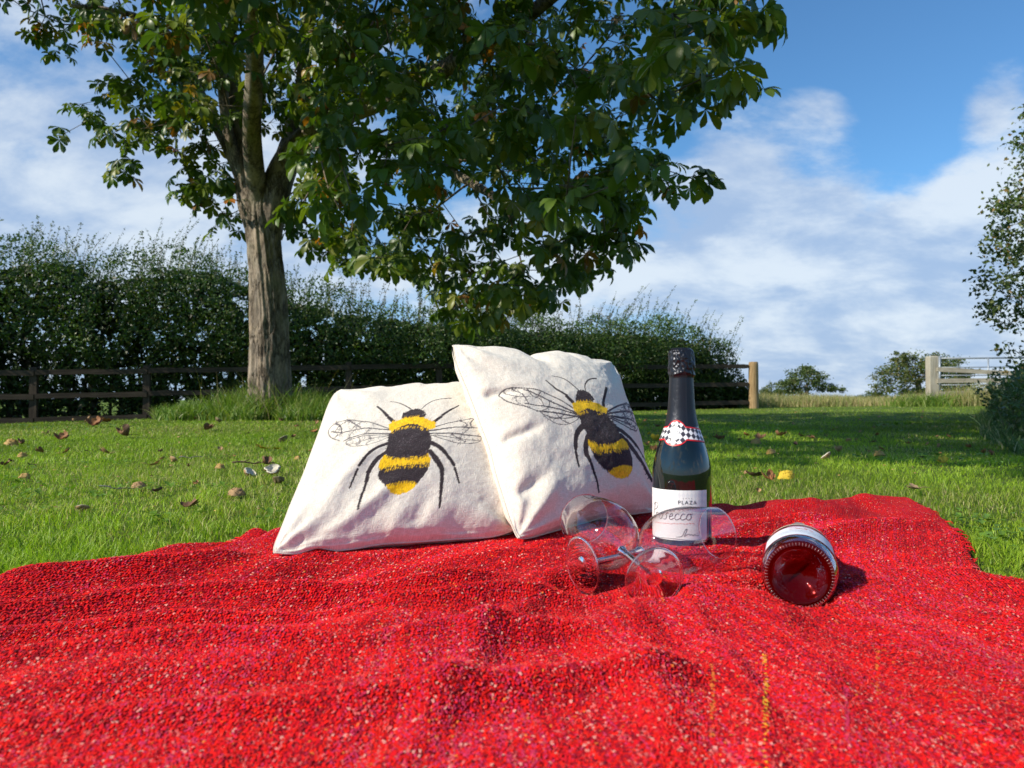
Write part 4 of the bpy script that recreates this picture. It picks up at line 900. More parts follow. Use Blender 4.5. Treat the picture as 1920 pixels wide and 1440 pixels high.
# the ring of knurls pressed into the heel
mb = MB()
for k in range(64):
    a = k/64*2*np.pi; rr_ = .0362; c_ = np.array([rr_*math.cos(a), rr_*math.sin(a), .0002]); d_ = np.array([math.cos(a), math.sin(a), .0])
    tube(mb, lay(np.array([c_-d_*.0021, c_-d_*.001-[0, 0, .0009], c_+d_*.001-[0, 0, .0007], c_+d_*.0021+[0, 0, .0006]])), [.0002, .0004, .0004, .0002], 5)
KN, t, b = new_mat('glass_knurl'); b.inputs['Base Color'].default_value = (.26, .12, .12, 1); b.inputs['Roughness'].default_value = .12; b.inputs['Specular IOR Level'].default_value = .8
mb.build('knurled_ring', KN, bt2)
def FB(th, h, off=0.0):
    """th from the top of the lying bottle, positive to the right"""
    r = np.interp(h, fps[14:, 1], fps[14:, 0])+off; return lay(np.stack([r*np.sin(th), r*np.cos(th), h], -1))
PINKB = simple_mat('pink_print', (.50, .07, .13), .4, nscale=300, var=.05, bstr=0)
WLAB = simple_mat('white_label', (.72, .74, .80), .45, nscale=300, var=.03, bstr=0)
V, F, TH, HM = patch(FB, -1.12, 1.12, lambda a: .022, lambda a: .085, .0004, 60, 8); mb = MB(); mb.add(V, F[:, ::-1]); mb.build('label_border', PINKB, bt2)
V, F, TH, HM = patch(FB, -1.03, 1.03, lambda a: .0235, lambda a: .079, .0007, 60, 8); mb = MB(); mb.add(V, F[:, ::-1]); mb.build('back_label', WLAB, bt2)
# printing on that label
ribbons('label_lettering', [[(-.026+k*.0052+j*.0012, .049+r.uniform(-.0012, .0012)) for j in range(5)] for k in range(10)], SILV, FB, 0, .0447, .0009, bt2, .0011)
ribbons('label_lettering', [[(-.022+k*.0052+j*.0012, .040+r.uniform(-.001, .001)) for j in range(5)] for k in range(8)], SILV, FB, 0, .0447, .0007, bt2, .0011)
ribbons('label_emblem', [[(-.012, .063), (-.006, .058), (0, .066), (.006, .07), (.010, .062), (.004, .058), (-.002, .066)], [(.006, .072), (.013, .066), (.018, .058), (.012, .062)], [(-.012, .072), (-.004, .07), (.0, .063)]], REDT, FB, 0, .0447, .0012, bt2, .0011)
GOLD = simple_mat('champagne_foil', (.34, .30, .16), .3, metal=.85, nscale=80, var=.2, bstr=.2, bdist=.001)
V, F, TH, HM = patch(FB, -1.9, 1.9, lambda a: .098, lambda a: .1085, .0006, 60, 6); mb = MB(); mb.add(V, F[:, ::-1]); mb.build('shoulder_strip', simple_mat('cream_print', (.55, .50, .36), .4, bstr=0), bt2)
text_mesh('strip_lettering', 'ROSATO', .008, 0, .1000, REDT, FB, 0, .042, bt2, off=.0012)
hh = np.linspace(.195, .303, 60); mb = MB(); gp = np.stack([np.interp(hh, fps[14:, 1], fps[14:, 0])+.0006+.0012*np.exp(-((hh-.262)/.003)**2), hh], -1)
lathe(mb, np.vstack([gp, [(0, .304)]]), 48, lay); mb.build('foil_capsule', GOLD, bt2)

# ------------------------------------------------------------------ wine glasses lying on the blanket
THIN, t, b = new_mat('thin_clear_glass')      # a wall so thin that it bends no light, only mirrors some
t.n.remove(b); tr = t.add('ShaderNodeBsdfTransparent'); gl = t.add('ShaderNodeBsdfGlossy'); gl.inputs['Roughness'].default_value = .04
lw = t.add('ShaderNodeLayerWeight'); lw.inputs['Blend'].default_value = .5
fc = t.math('POWER', lw.outputs['Facing'], 4.0)
tcol = t.mix(t.math('POWER', lw.outputs['Facing'], 6.0), (.975, .975, .985), (.72, .72, .76)); t.put(tr.inputs[0], tcol)
fac = t.math('ADD', t.math('MULTIPLY', fc, 1.0), .06, clamp=True)
ms = t.add('ShaderNodeMixShader'); t.l.new(fac, ms.inputs[0]); t.l.new(tr.outputs[0], ms.inputs[1]); t.l.new(gl.outputs[0], ms.inputs[2]); t.l.new(ms.outputs[0], t.n['Material Output'].inputs[0])
CRYS, t, b = new_mat('solid_clear_glass'); b.inputs['Base Color'].default_value = (.97, .98, 1, 1); b.inputs['Transmission Weight'].default_value = 1; b.inputs['Roughness'].default_value = .0; b.inputs['IOR'].default_value = 1.5
m2, t, b = new_mat('foot_glass'); FOOTG = m2; b.inputs['Base Color'].default_value = (.97, .98, 1, 1); b.inputs['Transmission Weight'].default_value = 1; b.inputs['Roughness'].default_value = .0; b.inputs['IOR'].default_value = 1.5
tr = t.add('ShaderNodeBsdfTransparent'); tr.inputs[0].default_value = (.94, .94, .95, 1); ms = t.add('ShaderNodeMixShader'); ms.inputs[0].default_value = .15
t.l.new(b.outputs[0], ms.inputs[1]); t.l.new(tr.outputs[0], ms.inputs[2]); t.l.new(ms.outputs[0], t.n['Material Output'].inputs[0])
def glass(foot, bowl_c, label):
    """foot: centre of the foot disc, bowl_c: a point on the axis at the bowl's middle"""
    foot = np.array(foot); ax = unit(np.array(bowl_c)-foot); e2 = unit(np.cross(ax, [0, 0, 1.0])); e3 = np.cross(e2, ax)
    f = lambda V: foot+V[:, 2:3]*ax+V[:, 0:1]*e2+V[:, 1:2]*e3
    root = empty('wine_glass', foot); tag(root, label, 'wine glass', 'wine glasses lying on the blanket')
    a = np.linspace(0, 2*np.pi, 73)
    ft = smooth_prof([(0, .0012), (.014, .0006), (.026, .0001), (.0348, .0), (.0355, .0008), (.0348, .0016), (.028, .0027), (.018, .0058), (.011, .0105), (.0078, .016), (.0045, .022), (0, .0225)], 80)
    mb = MB(); lathe(mb, ft, 72, f); mb.build('foot', FOOTG, root)
    sm = smooth_prof([(0, .0215), (.0046, .022), (.0040, .035), (.0037, .055), (.0038, .070), (.0042, .080), (.0052, .087), (.0068, .0925), (.0045, .0950), (0, .0965)], 70)
    mb = MB(); lathe(mb, sm, 40, f); mb.build('stem', FOOTG, root)
    ring = np.stack([.0354*np.cos(a), .0354*np.sin(a), np.full(73, .0008)], -1); mb = MB(); tube(mb, f(ring), .0009, 6, cap=False); mb.build('foot_edge', CRYS, root)
    mb = MB(); lathe(mb, smooth_prof([(0, -.0022), (.004, -.0021), (.008, -.0012), (.0105, .0004)], 14), 40, f); mb.build('hub', CRYS, root)
    bw = smooth_prof([(.0030, .0925), (.012, .0955), (.024, .103), (.034, .115), (.0412, .130), (.0450, .147), (.0452, .163), (.0435, .180), (.0405, .197), (.0372, .214), (.0352, .224)], 70)
    mb = MB(); lathe(mb, bw, 96, f); lathe(mb, np.column_stack([bw[:, 0]-.0009, bw[:, 1]+.0003]), 96, f); mb.build('bowl', THIN, root)
    ring = np.stack([.0352*np.cos(a), .0352*np.sin(a), np.full(73, .224)], -1); mb = MB(); tube(mb, f(ring), .0009, 6, cap=False); mb.build('rim', CRYS, root)
    return root
glass((.162, .878, blanket_z(np.array(.162), np.array(.878))+.0362), (.118, 1.035, blanket_z(np.array(.118), np.array(1.035))+.0465), 'clear wine glass lying with its foot towards the viewer and bowl pointing away left')
glass((.086, .955, blanket_z(np.array(.086), np.array(.955))+.0362), (.235, 1.036, blanket_z(np.array(.235), np.array(1.036))+.0462), 'clear wine glass with its foot to the left and bowl before the dark bottle')
# ------------------------------------------------------------------ trees
def grow(nodes, parents, targets, step=.35, jit=.10, droop=0.0, seed=1):
    """connect every target to the nearest branch; returns nodes, parents, index of each target's tip"""
    r = np.random.default_rng(seed); N = [np.array(p, float) for p in nodes]; Pp = list(parents); tips = []
    depth = [0.0]*len(N)
    for i in range(len(N)):
        if Pp[i] >= 0: depth[i] = depth[Pp[i]]+np.linalg.norm(N[i]-N[Pp[i]])
    base = np.array(N); d0 = np.min(np.linalg.norm(targets[:, None]-base[None], axis=2), 1)
    for ti in np.argsort(d0):
        tg = targets[ti]; A = np.array(N); dd = np.linalg.norm(A-tg, axis=1)+.22*np.array(depth)+.4*np.clip(A[:, 2]-tg[2]-.6, 0, 9)*0
        j = int(np.argmin(dd)); a = N[j]; L = np.linalg.norm(tg-a); k = max(1, int(L/step)); par = j
        bendv = r.normal(0, jit, 3)*L
        for q in range(1, k+1):
            f = q/k; p = a*(1-f)+tg*f+bendv*math.sin(f*math.pi)*.5+r.normal(0, .02, 3)*(q < k); p[2] += .18*L*math.sin(f*math.pi)*droop
            N.append(p); Pp.append(par); depth.append(depth[par]+L/k); par = len(N)-1
        tips.append((ti, par))
    return N, Pp, tips
def branch_mesh(mb, N, Pp, rtip, rmax, power=2.4, skip=0, fix=None, col=None, thin_sides=4):
    n = len(N); ch = [[] for _ in range(n)]
    for i, p in enumerate(Pp):
        if p >= 0: ch[p].append(i)
    R = np.zeros(n); order = []; st = [i for i in range(n) if Pp[i] < 0]
    while st: i = st.pop(); order.append(i); st += ch[i]
    for i in reversed(order):
        R[i] = (sum(R[c]**power for c in ch[i]))**(1/power) if ch[i] else rtip
    R = np.minimum(R, rmax)
    if fix is not None:
        for i, v in fix.items(): R[i] = v
    done = set()
    for i in order:
        starts = ch[i] if (Pp[i] < 0 or i in done) else []
        for c in (ch[i] if Pp[i] < 0 else []): pass
    used = np.zeros(n, bool)
    for i in order:
        for c in sorted(ch[i], key=lambda c: -R[c]):
            if used[c]: continue
            path = [i, c]; used[c] = True
            while ch[path[-1]]:
                nx = max(ch[path[-1]], key=lambda k: R[k]); used[nx] = True; path.append(nx)
            if max(path) < skip: continue
            if min(path[1:]) < skip:
                path = [p for k_, p in enumerate(path) if p >= skip or (k_+1 < len(path) and path[k_+1] >= skip)]
            if len(path) < 2: continue
            pts = np.array([N[k] for k in path]); rad = np.array([R[k] for k in path]); rad[0] = min(rad[0], rad[1]*1.25)
            tube(mb, pts, rad, 7 if rad[1] > .02 else thin_sides, col, cap=False)
    return R
def chestnut_leaf(r, nl=7):
    """a palmate leaf: drooping obovate leaflets, folded along the midrib"""
    V, F3, F4 = [], [], []
    ang = np.linspace(-1, 1, nl)*(2.15 if nl > 5 else 1.75)
    for k, a in enumerate(ang):
        L = (1-.42*abs(k-(nl-1)/2)/((nl-1)/2)**1)*r.uniform(.88, 1.08); a = a+r.normal(0, .08)
        w0 = .20*r.uniform(.85, 1.15); dr = r.uniform(.25, 1.0); fo = r.uniform(.2, .6); tw = r.normal(0, .25)
        st = [(0, .01), (.35, .55), (.62, 1.0), (.84, .82), (1.0, 0)]; o = len(V)
        for tt, ww in st:
            x = L*tt*math.cos(dr*tt*.7); z = -L*dr*.62*tt**1.8; wd = w0*L*ww
            for sgn in (-1, 0, 1):
                if tt in (0, 1.0) and sgn: continue
                lx, ly, lz = x, sgn*wd, z+abs(sgn)*wd*fo+sgn*wd*tw
                V.append((lx*math.cos(a)-ly*math.sin(a), lx*math.sin(a)+ly*math.cos(a), lz))
        # index: 0 base; 1..3,4..6,7..9 ; 10 tip
        F3 += [(o, o+2, o+1), (o, o+3, o+2), (o+7, o+8, o+10), (o+8, o+9, o+10)]
        for q in (1, 4): F4 += [(o+q, o+q+1, o+q+4, o+q+3), (o+q+1, o+q+2, o+q+5, o+q+4)]
    return np.array(V), np.array(F3), np.array(F4)
LEAF = leaf_mat('chestnut_leaf', .30, .40, .38)
def leaf_color(r, warm=0.0):
    u = r.random()
    if u < .06+warm*.6: c = np.array([(.36, .20, .02), (.40, .13, .02), (.30, .24, .03), (.22, .10, .03)][r.integers(4)])
    elif u < .18+warm*3: c = np.array([(.14, .17, .02), (.18, .19, .025)][r.integers(2)])
    else: c = np.array([(.06, .115, .014), (.085, .145, .016), (.045, .09, .015), (.13, .175, .02)][r.integers(4)])
    return c*r.uniform(.8, 1.2)
BARK = bark_mat('chestnut_bark', (.055, .04, .028), (.36, .28, .20), 7)
t = NT(BARK.node_tree); b = t.n['Principled BSDF']; tc = t.add('ShaderNodeTexCoord'); mp = t.add('ShaderNodeMapping'); mp.inputs['Scale'].default_value = (1, 1, .24); t.l.new(tc.outputs['Object'], mp.inputs[0])
nz = t.noise(mp.outputs[0], 5, 6, .7); va = t.add('ShaderNodeVectorMath'); va.operation = 'MULTIPLY_ADD'; t.l.new(nz.outputs['Color'], va.inputs[0]); va.inputs[1].default_value = (.32, .32, .32); t.l.new(mp.outputs[0], va.inputs[2])
vo = t.add('ShaderNodeTexVoronoi'); vo.feature = 'DISTANCE_TO_EDGE'; vo.inputs['Scale'].default_value = 16; t.l.new(va.outputs[0], vo.inputs['Vector']); ck_ = t.math('MAXIMUM', t.smooth(vo.outputs['Distance'], 0, .14), t.smooth(t.noise(tc.outputs['Object'], 4, 3).outputs[0], .42, .60))
old = b.inputs['Base Color'].links[0].from_socket; vc = t.add('ShaderNodeTexVoronoi'); vc.inputs['Scale'].default_value = 16; t.l.new(va.outputs[0], vc.inputs['Vector']); sc_ = t.add('ShaderNodeSeparateColor'); t.l.new(vc.outputs['Color'], sc_.inputs[0])
cc_ = t.mix(t.math('MULTIPLY', sc_.outputs[0], .35), old, (.42, .36, .30)); cc_ = t.mix(t.math('ADD', t.math('MULTIPLY', ck_, .7), .3), (.05, .038, .028), cc_); t.l.new(cc_, b.inputs['Base Color'])
bp_ = t.add('ShaderNodeBump'); bp_.inputs['Strength'].default_value = 1; bp_.inputs['Distance'].default_value = .012; t.l.new(ck_, bp_.inputs['Height']); t.l.new(b.inputs['Normal'].links[0].from_socket, bp_.inputs['Normal']); t.l.new(bp_.outputs[0], b.inputs['Normal'])
BARK2 = bark_mat('twig_bark', (.08, .06, .04), (.24, .19, .14), 8)
# -- horse chestnut
TB = P(503, 745, 9.0); TB[2] = gz(TB[0], TB[1])-.03
ct = empty('chestnut_tree', TB); tag(ct, 'large horse chestnut tree with furrowed trunk and broad low crown on the lawn', 'tree')
px_path = [(507, 772, 80), (507, 740, 77), (506, 690, 74), (505, 640, 71), (504, 580, 69), (501, 520, 68), (497, 470, 68), (493, 420, 69), (490, 375, 72), (489, 345, 78)]
tp = np.array([P(a, b_, 9.0) for a, b_, w_ in px_path]); tr_ = np.array([w_*.88/2/FPX*9 for *_, w_ in px_path])
s = np.linspace(0, 1, 150); k = np.linspace(0, 1, len(tp)); tpc = np.stack([np.interp(s, k, tp[:, q]) for q in range(3)], -1); trc = np.interp(s, k, tr_)
for _ in range(12): tpc[1:-1] = (tpc[:-2]+tpc[2:])/2*.5+tpc[1:-1]*.5; trc[1:-1] = (trc[:-2]+trc[2:])/2*.5+trc[1:-1]*.5
trc *= 1-.45*sstep(.90, 1.0, s)
def barky(name, pts, rad, na, parent, furrow=.022, seed=0, flare=0.0, lobes=0.0, mat=None):
    A = np.linspace(0, 2*np.pi, na, endpoint=False); T, N, B = frames(pts); L = np.concatenate([[0], np.cumsum(np.linalg.norm(np.diff(pts, axis=0), axis=1))])
    AA, LL = np.meshgrid(A, L); sc = rad[:, None]/.25
    tw = AA+LL*.10
    cxn, cyn = np.cos(tw), np.sin(tw)
    d = furrow*(vnoise(cxn*3.0, cyn*3.0, LL*.9, seed)+.5*(1-2*np.abs(vnoise(cxn*5, cyn*5, LL*1.6, seed+3)))+.28*vnoise(cxn*11, cyn*11, LL*7, seed+5)+.16*vnoise(cxn*24, cyn*24, LL*16, seed+6))
    d = d-furrow*1.5*np.exp(-((np.mod(tw-4.15+.12*np.sin(LL*2.2), 2*np.pi)-np.pi)/.10)**2*1.0)*lobes
    d = d+lobes*.03*np.exp(-((np.mod(tw-3.85, 2*np.pi)-np.pi)/.22)**2)
    fl = flare*np.exp(-LL/.28)*(1+.5*np.cos(AA*5+seed))
    rr = rad[:, None]*(1+fl*.55)+d*np.clip(sc, .3, 1.2)
    V = pts[:, None]+rr[..., None]*(np.cos(AA)[..., None]*N[:, None]+np.sin(AA)[..., None]*B[:, None])
    mb = MB(); mb.add(V.reshape(-1, 3), grid_faces(na, len(pts), True)); return mb.build(name, mat or BARK, parent)
barky('trunk', tpc, trc, 130, ct, .028, 2, .38, 1.0)
def limb_path(px, n=40):
    q = np.array([P(a, b_, d_) for a, b_, d_, w_ in px]); rr = np.array([w_/2/FPX*d_ for a, b_, d_, w_ in px]); k = np.linspace(0, 1, len(q)); s = np.linspace(0, 1, n)
    pts = np.stack([np.interp(s, k, q[:, i]) for i in range(3)], -1); rad = np.interp(s, k, rr)
    for _ in range(5): pts[1:-1] = (pts[:-2]+pts[2:])/4+pts[1:-1]/2
    return pts, rad
LIMBS = {
 'left':  [(500, 500, 9.0, 20), (488, 440, 9.0, 48), (478, 395, 9.0, 60), (468, 320, 9.0, 54), (452, 260, 9.0, 46), (440, 200, 9.0, 42), (430, 140, 9.0, 40), (424, 80, 8.95, 36), (420, 0, 8.9, 30), (430, -160, 8.7, 22), (460, -330, 8.4, 12)],
 'left2': [(480, 440, 8.98, 14), (468, 370, 8.92, 24), (448, 310, 8.85, 22), (430, 262, 8.82, 20), (418, 180, 8.8, 19), (414, 100, 8.8, 18), (400, 10, 8.7, 16), (350, -120, 8.3, 12), (300, -300, 7.8, 8)],
 'left3': [(475, 400, 9.0, 16), (455, 330, 9.0, 30), (425, 262, 9.05, 28), (396, 215, 9.1, 24), (370, 170, 9.2, 20), (345, 110, 9.2, 17), (310, 50, 9.0, 14), (230, 20, 8.8, 10), (130, 10, 8.6, 7)],
 'right': [(502, 500, 9.0, 20), (504, 440, 9.0, 46), (508, 400, 8.98, 54), (522, 330, 8.95, 52), (545, 285, 8.85, 46), (590, 245, 8.6, 42), (640, 215, 8.2, 38), (720, 190, 7.8, 34), (800, 150, 7.2, 32), (900, 90, 6.6, 30), (1010, 20, 6.0, 26), (1120, -80, 5.4, 20)],
 'right2': [(585, 250, 8.65, 36), (640, 255, 8.5, 28), (720, 265, 8.2, 24), (790, 290, 7.8, 20), (860, 330, 7.3, 17), (930, 370, 6.8, 14), (1000, 400, 6.3, 12)],
 'mid':   [(503, 500, 9.0, 18), (505, 420, 8.97, 40), (525, 320, 8.9, 36), (548, 250, 9.0, 30), (566, 170, 9.0, 26), (572, 90, 9.0, 24), (590, -20, 8.8, 20), (640, -200, 8.2, 14)],
 'over':  [(498, 490, 9.0, 16), (488, 400, 8.95, 34), (480, 350, 8.85, 38), (470, 250, 8.4, 34), (480, 120, 7.6, 32), (470, -60, 6.6, 30), (420, -420, 5.2, 26), (300, -1100, 3.9, 20)],
}
nodes, par = [TB+np.array([0, 0, 2.4])], [-1]
ends = {}
for nm, px in LIMBS.items():
    pts, rad = limb_path(px)
    barky('limb', pts, rad, 40 if nm != 'over' else 24, ct, .012, hash_ := len(nodes), 0, 0)
    prev = 0
    for i in range(4, len(pts), 3): nodes.append(pts[i]); par.append(prev); prev = len(nodes)-1
nskel = len(nodes)
ZA = [(560, -900), (1700, -900), (1560, -300), (1425, -10), (1415, 90), (1380, 150), (1310, 180), (1265, 240), (1285, 320), (1270, 355), (1190, 385), (1150, 455), (1120, 510), (1040, 560), (990, 590), (900, 605), (860, 570), (800, 520), (740, 500), (650, 480), (600, 440), (560, 400), (575, 300), (560, 200), (470, 120), (300, 50), (250, -20), (250, -900)]
ZB = [(-400, -900), (250, -900), (250, 0), (330, 90), (390, 180), (330, 240), (270, 190), (240, 120), (120, 30), (-100, -60), (-400, -100)]
r = np.random.default_rng(21); tg = []
def clusters(n, poly, dfun, cond, mind):
    out = []; tries = 0
    x0, y0 = np.min(poly, 0); x1, y1 = np.max(poly, 0)
    while len(out) < n and tries < n*60:
        tries += 1; a, b_ = r.uniform(x0, x1), r.uniform(y0, y1)
        if not in_poly(np.array(a), np.array(b_), poly): continue
        p = P(a, b_, dfun(a, b_))
        if not cond(p): continue
        if out and np.min(np.linalg.norm(np.array(out)-p, axis=1)) < mind: continue
        out.append(p)
    return out
CE = np.array([-1.7, 6.9, 3.4]); CR = np.array([4.3, 3.9, 3.1])
crown = lambda p: np.sum(((p-CE)/CR)**2) < 1.0 and p[2] > 1.0
c1 = clusters(760, ZA, lambda a, b_: r.uniform(4.6, 10.4) if b_ < 420 else r.uniform(5.8, 9.4), crown, .15)
c2 = clusters(120, ZB, lambda a, b_: r.uniform(7.6, 9.6), lambda p: p[2] < 6.5, .25)
# single sprays that hang clear of the crown
spr = [(45, 30, 8.7), (85, 45, 8.7), (120, 60, 8.8), (70, 75, 8.8), (120, 110, 8.8), (160, 60, 8.8), (200, 40, 8.8), (240, 60, 9), (290, 110, 9), (320, 150, 9.1), (270, 160, 9), (300, 200, 9.1), (240, 190, 9.2), (150, 210, 9.2), (175, 235, 9.2), (120, 265, 9.2), (210, 270, 9.2), (215, 335, 9.2), (230, 320, 9.2), (265, 245, 9.2), (290, 265, 9.1), (330, 295, 9.0), (350, 330, 9.0), (330, 370, 9.0), (360, 380, 9.0), (400, 395, 9.1), (425, 420, 9.1), (410, 440, 9.1), (330, 240, 9.1), (385, 280, 9.1), (360, 210, 9),
       (560, 420, 9.0), (545, 440, 9.3), (600, 470, 9.0), (620, 430, 9.0), (650, 460, 8.8), (655, 500, 8.8), (690, 505, 8.6), (720, 500, 8.4), (740, 520, 8.2), (790, 540, 8.0), (840, 560, 7.6), (850, 595, 7.4), (905, 625, 7.2), (940, 600, 7.0), (960, 580, 6.8), (895, 560, 7.2), (870, 540, 7.4), (1010, 545, 6.6), (1080, 530, 6.4), (640, 380, 8.8), (690, 420, 8.5), (750, 440, 8.2), (590, 450, 9.0), (635, 505, 8.8), (600, 400, 9.0), (570, 370, 9.2), (760, 515, 7.6), (870, 570, 7.0), (880, 610, 7.0), (915, 600, 7.0), (1040, 575, 6.6), (930, 560, 6.6), (1130, 515, 6.2), (1165, 480, 6.0), (1300, 350, 5.6), (1415, 180, 5.0), (1400, 155, 5.0), (1290, 215, 5.2), (700, 490, 8), (820, 530, 7.4), (980, 520, 6.8), (510, 240, 8.4), (590, 225, 8.3), (540, 200, 8.4), (1330, 90, 3.6), (1270, 110, 3.4), (1400, 30, 3.7), (1340, 30, 3.6), (1220, 330, 3.9), (1190, 140, 4.2), (1060, 400, 4.3), (1420, 60, 3.9), (1260, 40, 3.6), (880, 250, 4.6), (1080, 230, 4.0), (700, 120, 5.2), (960, 60, 4.2), (520, 60, 5.6), (360, 40, 6.5)]
c3 = [P(a, b_-14, d_) for a, b_, d_ in spr]
c3 += [P(r.uniform(330, 640), r.uniform(-60, 215), r.uniform(7.6, 8.75)) for _ in range(62)]+[P(r.uniform(210, 400), r.uniform(20, 260), r.uniform(8.4, 9.6)) for _ in range(34)]+[P(r.uniform(320, 450), r.uniform(270, 400), r.uniform(8.7, 9.6)) for _ in range(14)]
# the near half of the crown, overhead and out of the picture, which throws the band of shade
CE2 = np.array([-2.9, 2.15, 4.3]); CR2 = np.array([1.9, 2.9, .95]); c4 = []
while len(c4) < 210:
    p = CE2+CR2*r.uniform(-1, 1, 3)
    if np.sum(((p-CE2)/CR2)**2) > 1: continue
    if p[1] > .2:
        a, b_, _ = proj(p)
        if b_ > -60: continue
    if c4 and np.min(np.linalg.norm(np.array(c4)-p, axis=1)) < .23: continue
    c4.append(p)
TG = np.array(c1+c2+c3+c4)
N_, P_, tips = grow(nodes, par, TG, .30, .10, .5, 5)
mb = MB(); branch_mesh(mb, N_, P_, .0042, .05, 2.5, nskel)
tag(mb.build('twigs', BARK2, ct), kind='stuff')
# leaves: the ones that show largest are single parts, the rest one mass
LT = [chestnut_leaf(r, 7) for _ in range(4)]+[chestnut_leaf(r, 5) for _ in range(3)]
leaves = []
n3 = len(c1)+len(c2); n4 = n3+len(c3)
for ti, tip in tips:
    c = N_[tip]; pr = N_[P_[tip]]; dirn = unit(c-pr)
    spray = n3 <= ti < n4; cnt = r.integers(5, 9) if not spray else r.integers(4, 8)
    if ti >= n4: cnt = r.integers(8, 12)
    for q in range(cnt):
        a = r.uniform(0, 2*np.pi); out_ = np.array([math.cos(a), math.sin(a), r.uniform(-.7, .5)]); out_ = unit(out_+dirn*.5)
        pet = r.uniform(.06, .22); pos = c-dirn*r.uniform(0, .12)+out_*pet
        heading = a+r.normal(0, .5); pitch = r.uniform(.15, 1.25); roll = r.normal(0, .45); size = r.uniform(.11, .195)*(1.15 if ti >= n4 else 1)
        leaves.append((pos, heading, pitch, roll, size, c-dirn*.03, r.integers(len(LT)), leaf_color(r, .06 if pos[0] < -3 else 0.0)))
def leaf_R(h, p_, ro):
    ch, sh, cp, sp_, cr_, sr = math.cos(h), math.sin(h), math.cos(p_), math.sin(p_), math.cos(ro), math.sin(ro)
    Rz = np.array([[ch, -sh, 0], [sh, ch, 0], [0, 0, 1]]); Ry = np.array([[cp, 0, sp_], [0, 1, 0], [-sp_, 0, cp]]); Rx = np.array([[1, 0, 0], [0, cr_, -sr], [0, sr, cr_]])
    return Rz @ Ry @ Rx
sizes = []
for L_ in leaves:
    a, b_, f = proj(L_[0]); ok = -20 < a < 1940 and -30 < b_ < 1440 and L_[0][1] > 0
    sizes.append(L_[4]/f*(1 if ok else .001)*r.uniform(.85, 1.15))
big = set(np.argsort(sizes)[-300:].tolist())
shared = {}
for k_, (V, F3, F4) in enumerate(LT):
    for ci in range(5):
        rr_ = np.random.default_rng(100+k_*7+ci); cc = leaf_color(rr_) if ci else np.array((.14, .17, .03))
        m_ = MB(); m_.add(V, [F3, F4], cc); shared[(k_, ci)] = m_.build('leaf', LEAF, link=False)
def low(nl):
    V, F3 = [], []
    for a in np.linspace(-1, 1, nl)*(2.15 if nl > 5 else 1.75):
        o = len(V); V += [(0, 0, 0), (.66*math.cos(a-.26), .66*math.sin(a-.26), -.12), (.95*math.cos(a), .95*math.sin(a), -.4), (.66*math.cos(a+.26), .66*math.sin(a+.26), -.12)]; F3 += [(o, o+1, o+2), (o, o+2, o+3)]
    return np.array(V), np.array(F3), np.zeros((0, 4), int)
LOW = [low(7)]*4+[low(5)]*3
mass = MB(); pm = MB()
from mathutils import Matrix
for i, (pos, h, p_, ro, sz, at_, k_, col) in enumerate(leaves):
    R = leaf_R(h, p_, ro)
    if i in big:
        o = bpy.data.objects.new('leaf', shared[(k_, int(r.integers(5)))]); COL.objects.link(o); o.parent = ct
        M_ = Matrix([[*(R[0]*sz), pos[0]], [*(R[1]*sz), pos[1]], [*(R[2]*sz), pos[2]], [0, 0, 0, 1]])
        o.matrix_local = Matrix.Translation(-Vector(TB)) @ M_
    else:
        V, F3, F4 = LT[k_]; near_ = sizes[i] > 1e-4; V, F3, F4 = (V, F3, F4) if near_ else LOW[k_]; mass.add(V*sz @ R.T+pos, [F3, F4], col)
    
    if sizes[i] > 1e-4: tube(pm, [at_, pos], [.0020, .0014], 3, (.10, .12, .03), cap=False)
tag(mass.build('foliage', LEAF, ct), kind='stuff'); tag(pm.build('leaf_stalks', LEAF, ct), kind='stuff')

# ------------------------------------------------------------------ small-leaved foliage, hedge, far trees
def kite(C, size, r, tilt=1.0):
    n = len(C); a = unit(r.normal(0, 1, (n, 3))); b_ = unit(np.cross(a, r.normal(0, 1, (n, 3)))); s = (size*np.ones(n))[:, None]
    nrm = np.cross(a, b_)
    V = np.stack([C-a*s*.5, C+b_*s*.30-a*s*.02+nrm*s*.08, C+a*s*.5, C-b_*s*.30-a*s*.02+nrm*s*.08], 1).reshape(-1, 3)
    return V, np.arange(4*n).reshape(-1, 4)
def pal(r, n, cols, p, var=.25):
    c = np.array(cols)[r.choice(len(cols), n, p=np.array(p)/sum(p))]*(1+r.uniform(-var, var, (n, 1))); return np.repeat(c, 4, 0)
SMALL = leaf_mat('small_leaf', .22, .45, .4)
GRN = [(.045, .10, .02), (.065, .135, .022), (.033, .075, .022), (.12, .15, .03)]
FA, FB_ = np.array([-13.0, 12.2]), np.array([5.65, 18.0]); FD = (FB_-FA)/np.linalg.norm(FB_-FA); FN = np.array([-FD[1], FD[0]]); FL = np.linalg.norm(FB_-FA)
hd = empty('hedge', (*(FA+FN*1.4), gz(*(FA+FN*1.4)))); tag(hd, 'long dark hawthorn hedge with feathery unclipped shoots growing behind the wooden fence', 'hedge')
r = np.random.default_rng(31)
HP = np.array([(-350, 455), (0, 478), (60, 470), (130, 462), (190, 500), (230, 505), (290, 480), (400, 485), (460, 515), (560, 548), (700, 572), (850, 592), (1000, 600), (1150, 606), (1250, 612), (1310, 636), (1350, 668), (1385, 700)], float)
def hedge_top(s):
    """height of the leafy body above ground along the hedge, from the outline in the photo"""
    c = FA+FD*s+FN*1.5; px = 960+FPX*c[0]/c[1]; py = np.interp(px, HP[:, 0], HP[:, 1]); return (750-py)/FPX*c[1]+CAMZ-gz(c[0], c[1])-.12
sv = np.linspace(-1, FL+.9, 60); tv = np.array([hedge_top(q) for q in sv])
